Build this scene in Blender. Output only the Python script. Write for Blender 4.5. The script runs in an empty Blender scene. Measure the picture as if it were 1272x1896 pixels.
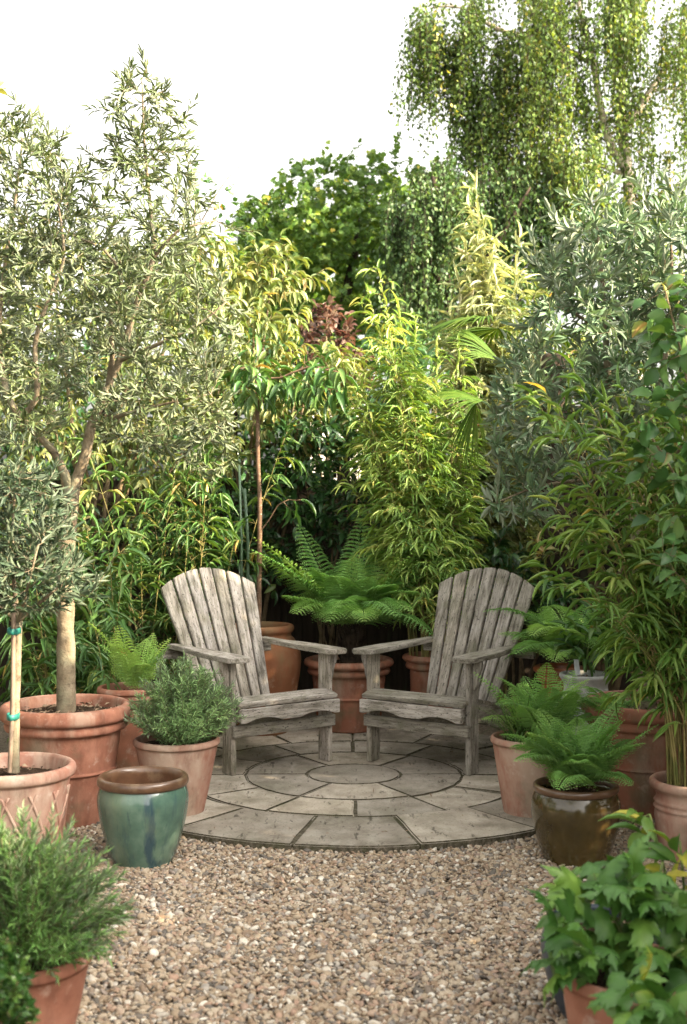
import bpy, bmesh, math, random
import numpy as np
from mathutils import Vector, Matrix
R = math.radians
SC = bpy.context.scene
COL = SC.collection

# ------------------------------------------------------------------ camera, sky, sun, exposure
F, YH, H = 2411.0, 902.0, 1.40            # focal length (photo pixels), horizon row, eye height
cam_d = bpy.data.cameras.new("camera")
cam = bpy.data.objects.new("camera", cam_d); COL.objects.link(cam)
cam.location = (0, 0, H)
cam.rotation_euler = (R(90) - math.atan((948 - YH) / F), 0, 0)
cam_d.sensor_fit = 'VERTICAL'; cam_d.sensor_height = 36.0
cam_d.lens = F / 1896 * 36
cam_d.clip_start = 0.1; cam_d.clip_end = 600
cam_d.dof.use_dof = True; cam_d.dof.focus_distance = 6.0; cam_d.dof.aperture_fstop = 3.6
SC.camera = cam

SUN_EL, SUN_AZ = R(27), R(116)             # azimuth clockwise from +Y (the view direction)
world = bpy.data.worlds.new("World"); SC.world = world
world.use_nodes = True
wn = world.node_tree.nodes; wl = world.node_tree.links
bg = wn['Background']
sky = wn.new('ShaderNodeTexSky'); sky.sky_type = 'NISHITA'
sky.sun_disc = False; sky.sun_elevation = SUN_EL; sky.sun_rotation = SUN_AZ
sky.air_density = 1.0; sky.dust_density = 6.0; sky.ozone_density = 0.6
hs = wn.new('ShaderNodeHueSaturation'); hs.inputs['Saturation'].default_value = 0.12
warm = wn.new('ShaderNodeMix'); warm.data_type = 'RGBA'; warm.blend_type = 'MULTIPLY'; warm.inputs[0].default_value = 1
warm.inputs[7].default_value = (1.0, .965, .895, 1)          # thin warm evening haze
wl.new(sky.outputs[0], hs.inputs['Color']); wl.new(hs.outputs[0], warm.inputs[6]); wl.new(warm.outputs[2], bg.inputs['Color'])
bg.inputs['Strength'].default_value = 0.15
sun_d = bpy.data.lights.new("sun", 'SUN'); sun_d.energy = 3.8; sun_d.angle = R(0.6); sun_d.color = (1.0, 0.82, 0.56)
sun = bpy.data.objects.new("sun", sun_d); COL.objects.link(sun)
to_sun = Vector((math.sin(SUN_AZ) * math.cos(SUN_EL), math.cos(SUN_AZ) * math.cos(SUN_EL), math.sin(SUN_EL)))
sun.rotation_euler = (-to_sun).to_track_quat('-Z', 'Y').to_euler()
SC.view_settings.view_transform = 'Standard'; SC.view_settings.look = 'None'
SC.view_settings.exposure = 2.4; SC.view_settings.gamma = 1.0
SC.cycles.max_bounces = 6; SC.cycles.diffuse_bounces = 3; SC.cycles.transmission_bounces = 3
SC.cycles.use_denoising = True; SC.cycles.denoiser = 'OPENIMAGEDENOISE'; SC.cycles.denoising_prefilter = 'NONE'; SC.cycles.denoising_input_passes = 'RGB_ALBEDO_NORMAL'

# ------------------------------------------------------------------ helpers
def P(px, py, d):
    return np.array([(px - 636) / F * d, d, H - (py - YH) / F * d])

def tag(o, label=None, cat=None, group=None, kind=None):
    if label: o['label'] = label
    if cat: o['category'] = cat
    if group: o['group'] = group
    if kind: o['kind'] = kind
    return o

def empty(name, label, cat, loc=(0, 0, 0), rz=0, group=None):
    o = bpy.data.objects.new(name, None); COL.objects.link(o)
    o.location = loc; o.rotation_euler = (0, 0, rz); o.empty_display_size = 0.1
    return tag(o, label, cat, group)

def link_mesh(name, me, mat, parent=None, local=False):
    o = bpy.data.objects.new(name, me); COL.objects.link(o)
    for m in (mat if isinstance(mat, (list, tuple)) else [mat]):
        me.materials.append(m)
    if parent is not None:
        o.parent = parent
        if not local:                     # vertices are in world space: undo the parent's placement
            loc = Matrix.LocRotScale(parent.location, parent.rotation_euler, None)
            chain = parent.parent
            while chain is not None:
                loc = Matrix.LocRotScale(chain.location, chain.rotation_euler, None) @ loc
                chain = chain.parent
            o.matrix_parent_inverse = loc.inverted()
    return o

def mesh_np(name, V, T, mat, parent=None, tint=None, smooth=True, local=False, mati=None):
    V = np.asarray(V, np.float32); T = np.asarray(T, np.int32)
    k = T.shape[1]
    me = bpy.data.meshes.new(name)
    me.vertices.add(len(V)); me.vertices.foreach_set('co', V.ravel())
    me.loops.add(T.size); me.loops.foreach_set('vertex_index', T.ravel())
    me.polygons.add(len(T))
    me.polygons.foreach_set('loop_start', np.arange(0, T.size, k, dtype=np.int32))
    me.polygons.foreach_set('loop_total', np.full(len(T), k, np.int32))
    if mati is not None: me.polygons.foreach_set('material_index', np.asarray(mati, np.int32))
    me.update(calc_edges=True)
    me.polygons.foreach_set('use_smooth', np.full(len(T), smooth, bool))
    if tint is not None:
        a = me.attributes.new('tint', 'FLOAT', 'POINT')
        a.data.foreach_set('value', np.asarray(tint, np.float32))
    return link_mesh(name, me, mat, parent, local)

def nrmz(a):
    return a / np.maximum(np.linalg.norm(a, axis=-1, keepdims=True), 1e-9)

# ---- leaf templates: rows of (t along, half width, lift, fold)
def strip(rows):
    V, idx, T = [], [], []
    for t, w, z, f in rows:
        if w == 0:
            idx.append([len(V)]); V.append((0, t, z))
        else:
            idx.append([len(V), len(V) + 1, len(V) + 2])
            V += [(-w, t, z + f), (0, t, z), (w, t, z + f)]
    for a, b in zip(idx[:-1], idx[1:]):
        if len(a) == 1 and len(b) == 3:
            T += [(a[0], b[1], b[0]), (a[0], b[2], b[1])]
        elif len(a) == 3 and len(b) == 1:
            T += [(a[0], a[1], b[0]), (a[1], a[2], b[0])]
        else:
            T += [(a[0], a[1], b[1]), (a[0], b[1], b[0]), (a[1], a[2], b[2]), (a[1], b[2], b[1])]
    return np.array(V, float), np.array(T)

def fan(outline, cz=0.04, c=(0, .35)):
    V = [(c[0], c[1], cz)] + [(x, y, z) for x, y, z in outline]
    n = len(outline)
    T = [(0, 1 + i, 1 + (i + 1) % n) for i in range(n)]
    return np.array(V, float), np.array(T)

LANCE = strip([(0, 0, 0, 0), (.4, .5, .03, .10), (.75, .36, .0, .08), (1, 0, -.06, 0)])
LANCE_LO = strip([(0, 0, 0, 0), (.45, .5, .03, .12), (1, 0, -.05, 0)])
BLADE = strip([(0, .12, 0, 0.02), (.18, .48, .02, .10), (.5, .44, -.03, .10), (.8, .22, -.14, .06), (1, 0, -.26, 0)])
OVATE = strip([(0, 0, 0, 0), (.2, .40, .03, .10), (.45, .5, .04, .12), (.75, .32, -.02, .08), (1, 0, -.14, 0)])
DROOP = strip([(0, 0, 0, 0), (.18, .36, .04, .08), (.45, .5, .02, .12), (.75, .34, -.10, .1), (1, 0, -.28, 0)])
DIAMOND = (np.array([(0, 0, 0), (-.45, .45, .08), (.45, .45, .08), (0, 1, -.05)], float), np.array([(0, 2, 1), (1, 2, 3)]))
MAPLE = fan([(0, 0, 0), (.25, .05, 0), (.5, .28, -.08), (.26, .42, .02), (.34, .75, -.06), (.12, .66, .0), (0, 1, -.12),
             (-.12, .66, 0), (-.34, .75, -.06), (-.26, .42, .02), (-.5, .28, -.08), (-.25, .05, 0)])
def lobed():
    out = []
    half = [(0, 0, 0), (.12, -.04, 0), (.30, .0, -.02), (.36, .06, -.03), (.50, .14, -.08), (.43, .2, -.05), (.45, .28, -.06), (.33, .30, -.02), (.27, .37, .0),
            (.32, .46, -.02), (.30, .54, -.04), (.37, .66, -.10), (.26, .66, -.05), (.22, .74, -.07), (.15, .72, -.05), (.10, .84, -.10), (.06, .86, -.11), (0, 1.0, -.18)]
    out = half + [(-x, y, z) for x, y, z in half[-2:0:-1]]
    n = len(half)
    V = [(x * .92, y, z * 1.9 - .02 * (i % 2)) for i, (x, y, z) in enumerate(out)]
    mid = [(0, .04, .03), (0, .2, .05), (0, .36, .05), (0, .55, .03), (0, .74, -.02)]
    b = len(V); V += mid
    T = []
    def m(y): return b + int(np.argmin([abs(y - .04 - q[1]) for q in mid]))
    N = len(out)
    for i in range(N):
        j = (i + 1) % N
        a, c = m(V[i][1]), m(V[j][1])
        T.append((i, j, a))
        if a != c: T.append((j, c, a))
    return np.array(V, float), np.array(T)
LOBED = lobed()

class Leaves:
    """collects leaf placements, builds them as one mesh"""
    def __init__(s): s.p, s.d, s.n, s.l, s.w, s.t = [], [], [], [], [], []
    def add(s, p, d, n, l, w, t):
        s.p.append(p); s.d.append(d); s.n.append(n); s.l.append(l); s.w.append(w); s.t.append(t)
    def build(s, name, tmpl, mat, parent, smooth=True):
        p = np.concatenate(s.p); d = nrmz(np.concatenate(s.d)); n = np.concatenate(s.n)
        l = np.concatenate(s.l)[:, None, None]; w = np.concatenate(s.w)[:, None, None]; t = np.concatenate(s.t)
        side = nrmz(np.cross(d, n)); n = np.cross(side, d)
        V0, T0 = tmpl
        K = len(V0)
        V = p[:, None, :] + V0[None, :, 1:2] * l * d[:, None, :] + V0[None, :, 0:1] * w * side[:, None, :] + V0[None, :, 2:3] * l * n[:, None, :]
        T = T0[None] + (np.arange(len(p)) * K)[:, None, None]
        dt = np.zeros(K)
        if tmpl is LOBED: dt[-5:] = .14
        elif (tmpl is OVATE or tmpl is DROOP): dt[np.abs(V0[:, 0]) < 1e-6] = .14
        return mesh_np(name, V.reshape(-1, 3), T.reshape(-1, 3), mat, parent, np.clip(t[:, None] + dt[None], 0, 1).ravel(), smooth)

class Tubes:
    def __init__(s): s.V, s.Q, s.t, s.n = [], [], [], 0
    def add(s, pts, rad, sides=6, tint=.5):
        pts = np.asarray(pts, float); m = len(pts)
        rad = np.broadcast_to(np.asarray(rad, float), (m,))
        tg = nrmz(np.gradient(pts, axis=0))
        ref = np.array([0, 0, 1.]) if abs(nrmz(pts[-1] - pts[0])[2]) < .8 else np.array([1., 0, 0])
        u = nrmz(np.cross(tg, ref)); v = np.cross(tg, u)
        a = np.linspace(0, 2 * np.pi, sides, endpoint=False)
        ring = pts[:, None] + rad[:, None, None] * (np.cos(a)[None, :, None] * u[:, None] + np.sin(a)[None, :, None] * v[:, None])
        V = np.concatenate([ring.reshape(-1, 3), pts[-1:] + tg[-1] * rad[-1] * .3])
        i = np.arange(m - 1)[:, None] * sides; j = np.arange(sides)[None]; k = (j + 1) % sides
        Q = np.stack([i + j, i + k, i + sides + k, i + sides + j], -1).reshape(-1, 4)
        b = (m - 1) * sides; c = m * sides
        j = np.arange(sides); k = (j + 1) % sides
        capq = np.stack([b + j, b + k, np.full(sides, c), np.full(sides, c)], -1)
        T = np.concatenate([Q[:, [0, 1, 2]], Q[:, [0, 2, 3]], capq[:, :3]])
        s.V.append(V); s.Q.append(T + s.n); s.n += len(V); s.t.append(np.full(len(V), tint))
    def build(s, name, mat, parent):
        return mesh_np(name, np.concatenate(s.V), np.concatenate(s.Q), mat, parent, np.concatenate(s.t))

def smooth_path(pts, step=.05):
    pts = np.asarray(pts, float)
    if len(pts) > 2:                      # Catmull-Rom
        out = []
        q = np.vstack([2 * pts[0] - pts[1], pts, 2 * pts[-1] - pts[-2]])
        for i in range(1, len(q) - 2):
            L = np.linalg.norm(q[i + 1] - q[i]); n = max(2, int(L / step))
            t = np.linspace(0, 1, n, endpoint=False)[:, None]
            out.append(.5 * (2 * q[i] + (q[i + 1] - q[i - 1]) * t + (2 * q[i - 1] - 5 * q[i] + 4 * q[i + 1] - q[i + 2]) * t ** 2
                             + (-q[i - 1] + 3 * q[i] - 3 * q[i + 1] + q[i + 2]) * t ** 3))
        return np.vstack(out + [pts[-1:]])
    n = max(2, int(np.linalg.norm(pts[1] - pts[0]) / step) + 1)
    return pts[0] + (pts[1] - pts[0]) * np.linspace(0, 1, n)[:, None]

def emit(lv, path, rng, start, spacing, length, width, ang=.8, ang_var=.2, mode='pairs', up=0.0, grav=0.0, tint=.5, tvar=.15, lvar=.25, tip=True):
    """leaves along the last part of a path (start = fraction, or metres from the tip when negative)"""
    seg = np.linalg.norm(np.diff(path, axis=0), axis=1); s = np.concatenate([[0], np.cumsum(seg)]); L = s[-1]
    s0 = max(0, L + start) if start < 0 else L * start
    n = max(1, int((L - s0) / spacing))
    k = s0 + (np.arange(n) + .5 + rng.uniform(-.3, .3, n)) * (L - s0) / n
    if mode == 'pairs': k = np.repeat(k, 2)
    if tip: k = np.append(k, L)
    m = len(k)
    p = np.stack([np.interp(k, s, path[:, i]) for i in range(3)], -1)
    tg = nrmz(np.gradient(path, axis=0)); t = nrmz(np.stack([np.interp(k, s, tg[:, i]) for i in range(3)], -1))
    ref = np.where(np.abs(t[:, 2:3]) < .9, np.array([[0, 0, 1.]]), np.array([[1., 0, 0]]))
    u = nrmz(np.cross(t, ref)); v = np.cross(t, u)
    i = np.arange(m)
    if mode == 'pairs': phi = (i // 2) * (np.pi / 2) + (i % 2) * np.pi + rng.uniform(0, 6.28)
    elif mode == 'flat': phi = (i % 2) * np.pi
    else: phi = i * 2.4 + rng.uniform(0, 6.28)
    phi = phi + rng.normal(0, .3, m)
    side = np.cos(phi)[:, None] * u + np.sin(phi)[:, None] * v
    a = ang + rng.normal(0, ang_var, m)
    if tip: a[-1] = .1
    d = np.cos(a)[:, None] * t + np.sin(a)[:, None] * side + rng.normal(0, .12, (m, 3))
    d[:, 2] -= grav * (.6 + .8 * rng.random(m)); d = nrmz(d)
    nn = t * (1 - up) + np.array([0, 0, 1.]) * up + rng.normal(0, .25, (m, 3))
    lv.add(p, d, nn, length * (1 + rng.uniform(-lvar, lvar, m)), width * (1 + rng.uniform(-lvar, lvar, m)),
           np.clip(tint + rng.normal(0, tvar, m), 0, 1))

def sample_blobs(blobs, n, rng, shell=.5):
    """points in a union of ellipsoids given in photo terms: (px, py, d, half width px, half height px, half depth m, weight)"""
    w = np.array([b[6] for b in blobs], float); cnt = rng.multinomial(n, w / w.sum())
    out = []
    for b, c in zip(blobs, cnt):
        q = nrmz(rng.normal(size=(c, 3))) * (rng.random((c, 1)) ** (1 / 3) * (1 - shell) + shell * rng.uniform(.75, 1.05, (c, 1)))
        ctr = P(b[0], b[1], b[2])
        out.append(ctr + q * np.array([b[3] / F * b[2], b[5], b[4] / F * b[2]]))
    return np.vstack(out)

def grow(mains, targets, rng, step=.06, upcurl=.25, rmax=.010, wob=.05):
    """connects every target to the nearest branch so far; returns main tubes and twig paths"""
    nodes, nr = [], []
    tubes = []
    for pts, r0, r1 in mains:
        pth = smooth_path(pts, step); rad = np.linspace(r0, r1, len(pth))
        tubes.append((pth, rad)); nodes.append(pth[len(pth) // 8:]); nr.append(rad[len(pth) // 8:])
    N = np.vstack(nodes); NR = np.concatenate(nr)
    d0 = np.min(np.linalg.norm(targets[:, None] - N[None, ::3], axis=2), axis=1)
    twigs = []
    for i in np.argsort(d0):
        T = targets[i]
        dv = T - N; dist = np.linalg.norm(dv, axis=1)
        cost = dist + .45 * np.maximum(0, -dv[:, 2])
        j = int(np.argmin(cost)); A = N[j]; L = dist[j]
        if L < .03: continue
        out = (T - A) / L
        m = max(3, int(L / step) + 1)
        t = np.linspace(0, 1, m)[:, None]
        c = A + (T - A) * .5 + np.array([0, 0, -upcurl * L * .5]) + rng.normal(0, wob * L, 3)
        pth = (1 - t) ** 2 * A + 2 * t * (1 - t) * c + t ** 2 * T
        r0 = min(NR[j] * .8, .0015 + rmax * L); rad = np.linspace(r0, .0012, m)
        twigs.append((pth, rad))
        k = max(1, int(m * .75))
        N = np.vstack([N, pth[1:k]]); NR = np.concatenate([NR, rad[1:k]])
    return tubes, twigs

def plant(name, label, cat, base, mains, blobs, n, leaf, tmpl, mats, seed, shell=.5, group=None, parts=('trunk', 'crown'), upcurl=.25, rmax=.010, step=.06, extra=None, twig_sides=4):
    rng = np.random.default_rng(seed)
    root = empty(name, label, cat, base, 0, group)
    T = sample_blobs(blobs, n, rng, shell)
    if extra is not None: T = np.vstack([T, extra])
    tubes, twigs = grow(mains, T, rng, step, upcurl, rmax)
    tb = Tubes()
    for p, r in tubes: tb.add(p, r * (1 + .06 * rng.normal(size=len(r))), 10)
    lv = Leaves()
    for p, r in twigs:
        tb.add(p, r, twig_sides, rng.uniform(.3, .8))
        kw = dict(leaf); ct = kw.pop('ctint', .12)
        emit(lv, p, rng, tint=kw.pop('tint', .45) + rng.normal(0, ct), **kw)
    tb.build(parts[0], mats[0], root)
    lv.build(parts[1], tmpl, mats[1], root)
    return root

# ------------------------------------------------------------------ materials
def new_mat(name):
    m = bpy.data.materials.new(name); m.use_nodes = True
    nt = m.node_tree; nt.nodes.clear()
    return m, nt, nt.nodes, nt.links

def ramp(nd, stops, interp='LINEAR'):
    r = nd.new('ShaderNodeValToRGB'); r.color_ramp.interpolation = interp
    e = r.color_ramp.elements
    while len(e) < len(stops): e.new(1.0)
    for q, (p, c) in zip(e, stops):
        q.position = p; q.color = (*c, 1)
    return r

def leaf_mat(name, stops, rough=.45, trans=.35, tgain=(1.5, 1.5, .6), back=None, spec=.4):
    m, nt, nd, ln = new_mat(name)
    at = nd.new('ShaderNodeAttribute'); at.attribute_name = 'tint'
    rp = ramp(nd, stops); ln.new(at.outputs['Fac'], rp.inputs[0])
    tc = nd.new('ShaderNodeTexCoord'); nz = nd.new('ShaderNodeTexNoise'); nz.inputs['Scale'].default_value = 70; nz.inputs['Detail'].default_value = 2
    ln.new(tc.outputs['Object'], nz.inputs['Vector'])
    mr = nd.new('ShaderNodeMapRange'); mr.inputs[3].default_value = .78; mr.inputs[4].default_value = 1.2
    ln.new(nz.outputs['Fac'], mr.inputs[0])
    mu = nd.new('ShaderNodeMix'); mu.data_type = 'RGBA'; mu.blend_type = 'MULTIPLY'; mu.inputs[0].default_value = 1
    ln.new(rp.outputs[0], mu.inputs[6]); ln.new(mr.outputs[0], mu.inputs[7])
    col = mu.outputs[2]
    if back:
        ge = nd.new('ShaderNodeNewGeometry'); mx = nd.new('ShaderNodeMix'); mx.data_type = 'RGBA'
        ln.new(ge.outputs['Backfacing'], mx.inputs[0]); ln.new(col, mx.inputs[6]); mx.inputs[7].default_value = (*back, 1)
        col = mx.outputs[2]
    pb = nd.new('ShaderNodeBsdfPrincipled'); pb.inputs['Roughness'].default_value = rough
    pb.inputs['Specular IOR Level'].default_value = spec
    ln.new(col, pb.inputs['Base Color'])
    tg = nd.new('ShaderNodeMix'); tg.data_type = 'RGBA'; tg.blend_type = 'MULTIPLY'; tg.inputs[0].default_value = 1
    ln.new(rp.outputs[0], tg.inputs[6]); tg.inputs[7].default_value = (*tgain, 1)
    tr = nd.new('ShaderNodeBsdfTranslucent'); ln.new(tg.outputs[2], tr.inputs['Color'])
    ms = nd.new('ShaderNodeMixShader'); ms.inputs[0].default_value = trans
    ln.new(pb.outputs[0], ms.inputs[1]); ln.new(tr.outputs[0], ms.inputs[2])
    ou = nd.new('ShaderNodeOutputMaterial'); ln.new(ms.outputs[0], ou.inputs[0])
    return m

def noise_mat(name, layers, rough=.8, bump=.3, bscale=40, spec=.3, coord='Object', scale=(1, 1, 1), attr=None, bdist=.004, rrange=None, coat=0, bump_extra=None):
    """layers: [stops, noise scale, detail] then any number of (colour, scale, lo, hi, amount, stretch) patches laid over"""
    m, nt, nd, ln = new_mat(name)
    if attr:
        tc = nd.new('ShaderNodeAttribute'); tc.attribute_name = attr; vec = tc.outputs['Vector']
    else:
        tc = nd.new('ShaderNodeTexCoord'); vec = tc.outputs[coord]
    def noise(sc, det, st=(1, 1, 1), off=0):
        mp = nd.new('ShaderNodeMapping'); mp.inputs['Scale'].default_value = (scale[0] * st[0], scale[1] * st[1], scale[2] * st[2])
        mp.inputs['Location'].default_value = (off, off * 1.7, off * .6)
        ln.new(vec, mp.inputs['Vector'])
        z = nd.new('ShaderNodeTexNoise'); z.inputs['Scale'].default_value = sc; z.inputs['Detail'].default_value = det; z.inputs['Roughness'].default_value = .62
        ln.new(mp.outputs[0], z.inputs['Vector'])
        return z.outputs['Fac']
    stops, sc, det = layers[0]
    rp = ramp(nd, stops); n0 = noise(sc, det); ln.new(n0, rp.inputs[0]); col = rp.outputs[0]
    for q, (c, sc, lo, hi, amt, st) in enumerate(layers[1:]):
        f = noise(sc, 5, st, 3.1 * (q + 1))
        mr = nd.new('ShaderNodeMapRange'); mr.inputs[1].default_value = lo; mr.inputs[2].default_value = hi; mr.inputs[4].default_value = amt
        ln.new(f, mr.inputs[0])
        mx = nd.new('ShaderNodeMix'); mx.data_type = 'RGBA'
        ln.new(mr.outputs[0], mx.inputs[0]); ln.new(col, mx.inputs[6]); mx.inputs[7].default_value = (*c, 1)
        col = mx.outputs[2]
    pb = nd.new('ShaderNodeBsdfPrincipled'); pb.inputs['Roughness'].default_value = rough; pb.inputs['Specular IOR Level'].default_value = spec
    if coat: pb.inputs['Coat Weight'].default_value = coat; pb.inputs['Coat Roughness'].default_value = .08
    ln.new(col, pb.inputs['Base Color'])
    if bump:
        f = noise(bscale, 6)
        bp = nd.new('ShaderNodeBump'); bp.inputs['Strength'].default_value = bump; bp.inputs['Distance'].default_value = bdist
        ln.new(f, bp.inputs['Height']); ln.new(bp.outputs[0], pb.inputs['Normal'])
    ou = nd.new('ShaderNodeOutputMaterial'); ln.new(pb.outputs[0], ou.inputs[0])
    return m

U = (1, 1, 1)
M = {}
M['terracotta'] = noise_mat('terracotta', [([(.3, (0.200, 0.080, 0.051)), (.5, (0.306, 0.132, 0.086)), (.7, (0.383, 0.185, 0.126))], 7, 7),
    ((.50, .36, .27), 6, .50, .66, .60, (1, 1, .35)), ((.13, .055, .035), 9, .52, .68, .60, (1, 1, .3)), ((.12, .12, .075), 4, .55, .68, .50, U), ((.55, .46, .38), 16, .58, .70, .35, U)], .88, .45, 40, .18)
M['terracotta_pale'] = noise_mat('terracotta_pale', [([(.3, (0.246, 0.101, 0.070)), (.5, (0.337, 0.164, 0.117)), (.7, (0.402, 0.227, 0.171))], 7, 7),
    ((.50, .40, .31), 5, .44, .62, .66, (1, 1, .45)), ((.17, .07, .045), 9, .53, .68, .55, (1, 1, .3)), ((.13, .125, .08), 4, .55, .70, .55, U), ((.60, .52, .43), 18, .58, .70, .35, U)], .88, .45, 40, .18)
M['terracotta_dark'] = noise_mat('terracotta_dark', [([(.3, (0.200, 0.084, 0.051)), (.5, (0.292, 0.122, 0.077)), (.7, (0.348, 0.158, 0.101))], 5, 5),
    ((.42, .33, .26), 6, .50, .66, .5, (1, 1, .4)), ((.09, .05, .035), 9, .52, .68, .6, (1, 1, .3)), ((.11, .12, .07), 4, .54, .68, .5, U), ((.5, .42, .35), 16, .58, .70, .3, U)], .85, .25, 60, .2)
M['jar_clay'] = noise_mat('jar_clay', [([(.3, (0.178, 0.071, 0.033)), (.5, (0.228, 0.092, 0.044)), (.7, (0.266, 0.120, 0.065))], 5, 5),
    ((.20, .17, .09), 4, .50, .68, .7, (1, 1, .6)), ((.5, .4, .28), 9, .6, .76, .4, U)], .85, .25, 60, .2)
M['rust_glaze'] = noise_mat('rust_glaze', [([(.3, (.20, .06, .025)), (.6, (.34, .11, .04))], 5, 4)], .35, .05, 20, .5)
M['teal_glaze'] = noise_mat('teal_glaze', [([(.3, (.040, .085, .068)), (.5, (.075, .135, .100)), (.7, (.13, .195, .145))], 7, 7),
    ((.022, .048, .075), 12, .50, .62, .8, (1, 1, .13)), ((.16, .19, .11), 6, .54, .70, .55, (1, 1, .3)), ((.02, .04, .05), 34, .60, .70, .5, (1, 1, .2))], .20, .10, 40, .5, coat=.4)
M['brown_rim'] = noise_mat('brown_rim', [([(.3, (.06, .030, .017)), (.6, (.13, .068, .036))], 9, 5), ((.20, .14, .085), 12, .53, .66, .6, U)], .3, .08, 30, .5, coat=.3)
M['olive_glaze'] = noise_mat('olive_glaze', [([(.3, (.028, .020, .008)), (.5, (.058, .040, .012)), (.7, (.09, .058, .018))], 4, 5),
    ((.06, .065, .02), 6, .48, .68, .7, (1, 1, .3)), ((.16, .08, .025), 9, .58, .74, .5, (1, 1, .4))], .18, .06, 20, .5, coat=.6)
M['blue_glaze'] = noise_mat('blue_glaze', [([(.3, (.02, .03, .045)), (.6, (.035, .055, .08))], 5, 4)], .3, .05, 20, .5)
M['grey_stone'] = noise_mat('grey_stone', [([(.3, (.30, .31, .30)), (.6, (.48, .48, .46))], 8, 5), ((.12, .13, .11), 7, .52, .7, .7, U)], .9, .5, 40, .2)
M['soil'] = noise_mat('soil', [([(.3, (.018, .012, .008)), (.55, (.05, .032, .02)), (.72, (.12, .085, .06))], 60, 6)], .95, .8, 90, .1, bdist=.01)
M['bark_chip'] = noise_mat('bark_chip', [([(.3, (.09, .05, .03)), (.6, (.30, .22, .15))], 30, 3)], .9, .2, 90, .1)
M['olive_bark'] = noise_mat('olive_bark', [([(.3, (.11, .085, .055)), (.5, (.19, .15, .10)), (.7, (.27, .225, .155))], 16, 6),
    ((.065, .05, .032), 14, .54, .66, .75, (1, 1, 2.5)), ((.22, .225, .15), 6, .50, .66, .6, U), ((.09, .06, .04), 50, .58, .68, .6, (1, 1, .6))], .9, .9, 60, .2, bdist=.006)
M['brown_bark'] = noise_mat('brown_bark', [([(.3, (0.072, 0.043, 0.029)), (.6, (0.158, 0.101, 0.065))], 20, 5), ((.4, .33, .27), 40, .6, .7, .6, (1, 1, 3))], .9, .5, 60, .2)
M['dark_bark'] = noise_mat('dark_bark', [([(.3, (.020, .014, .010)), (.6, (.055, .040, .028))], 14, 5)], .95, .7, 40, .2, bdist=.01)
M['birch_bark'] = noise_mat('birch_bark', [([(.3, (.34, .27, .20)), (.6, (.58, .50, .42))], 6, 5), ((.06, .05, .04), 5, .55, .68, .8, (1, 1, 4))], .85, .3, 30, .2)
M['dark_twig'] = noise_mat('dark_twig', [([(.3, (.018, .014, .009)), (.6, (.045, .033, .022))], 20, 3)], .9, 0)
M['woody'] = noise_mat('woody', [([(.3, (.10, .075, .045)), (.6, (.20, .15, .09))], 20, 4)], .9, .2, 60, .2)
M['green_stem'] = noise_mat('green_stem', [([(.3, (.05, .085, .02)), (.6, (.12, .16, .045))], 15, 3)], .6, .1, 60, .3)
M['culm'] = noise_mat('culm', [([(.3, (.10, .12, .03)), (.5, (.22, .19, .06)), (.7, (.33, .25, .11))], 10, 3)], .5, .05, 60, .4)
M['cane_green'] = noise_mat('cane_green', [([(.3, (0.042, 0.085, 0.054)), (.6, (0.084, 0.133, 0.081))], 12, 3)], .5, .05, 60, .4)
M['cane_tan'] = noise_mat('cane_tan', [([(.3, (.14, .095, .068)), (.6, (.23, .17, .125))], 16, 3)], .7, .1, 60, .3)
M['tie'] = noise_mat('tie', [([(.3, (.01, .10, .085)), (.6, (.02, .16, .13))], 30, 2)], .5, .05, 60, .4)
M['white_label'] = noise_mat('white_label', [([(.3, (.33, .35, .36)), (.6, (.45, .47, .48))], 20, 2)], .5, 0)
M['fence'] = noise_mat('fence', [([(.3, (.020, .015, .011)), (.6, (.045, .034, .025))], 8, 5), ((.05, .06, .035), 4, .55, .7, .6, U)], .85, .4, 40, .2, scale=(6, 6, .6))
M['render_wall'] = noise_mat('render_wall', [([(.3, (.58, .54, .47)), (.6, (.74, .70, .63))], 3, 5)], .9, .2, 40, .2)
M['gravel_bed'] = noise_mat('gravel_bed', [([(.3, (.11, .085, .06)), (.5, (.24, .19, .145)), (.7, (.40, .335, .265))], 70, 3)], .95, .8, 80, .1, bdist=.01)
M['ground'] = noise_mat('ground', [([(.3, (.025, .035, .012)), (.6, (.06, .075, .025))], 3, 6)], .95, .5, 12, .1)
M['joint'] = noise_mat('joint', [([(.3, (.045, .038, .027)), (.5, (.105, .090, .064)), (.7, (.20, .17, .13))], 60, 5), ((.055, .060, .025), 9, .48, .62, .55, U)], .95, .8, 120, .1, bdist=.008)

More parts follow.
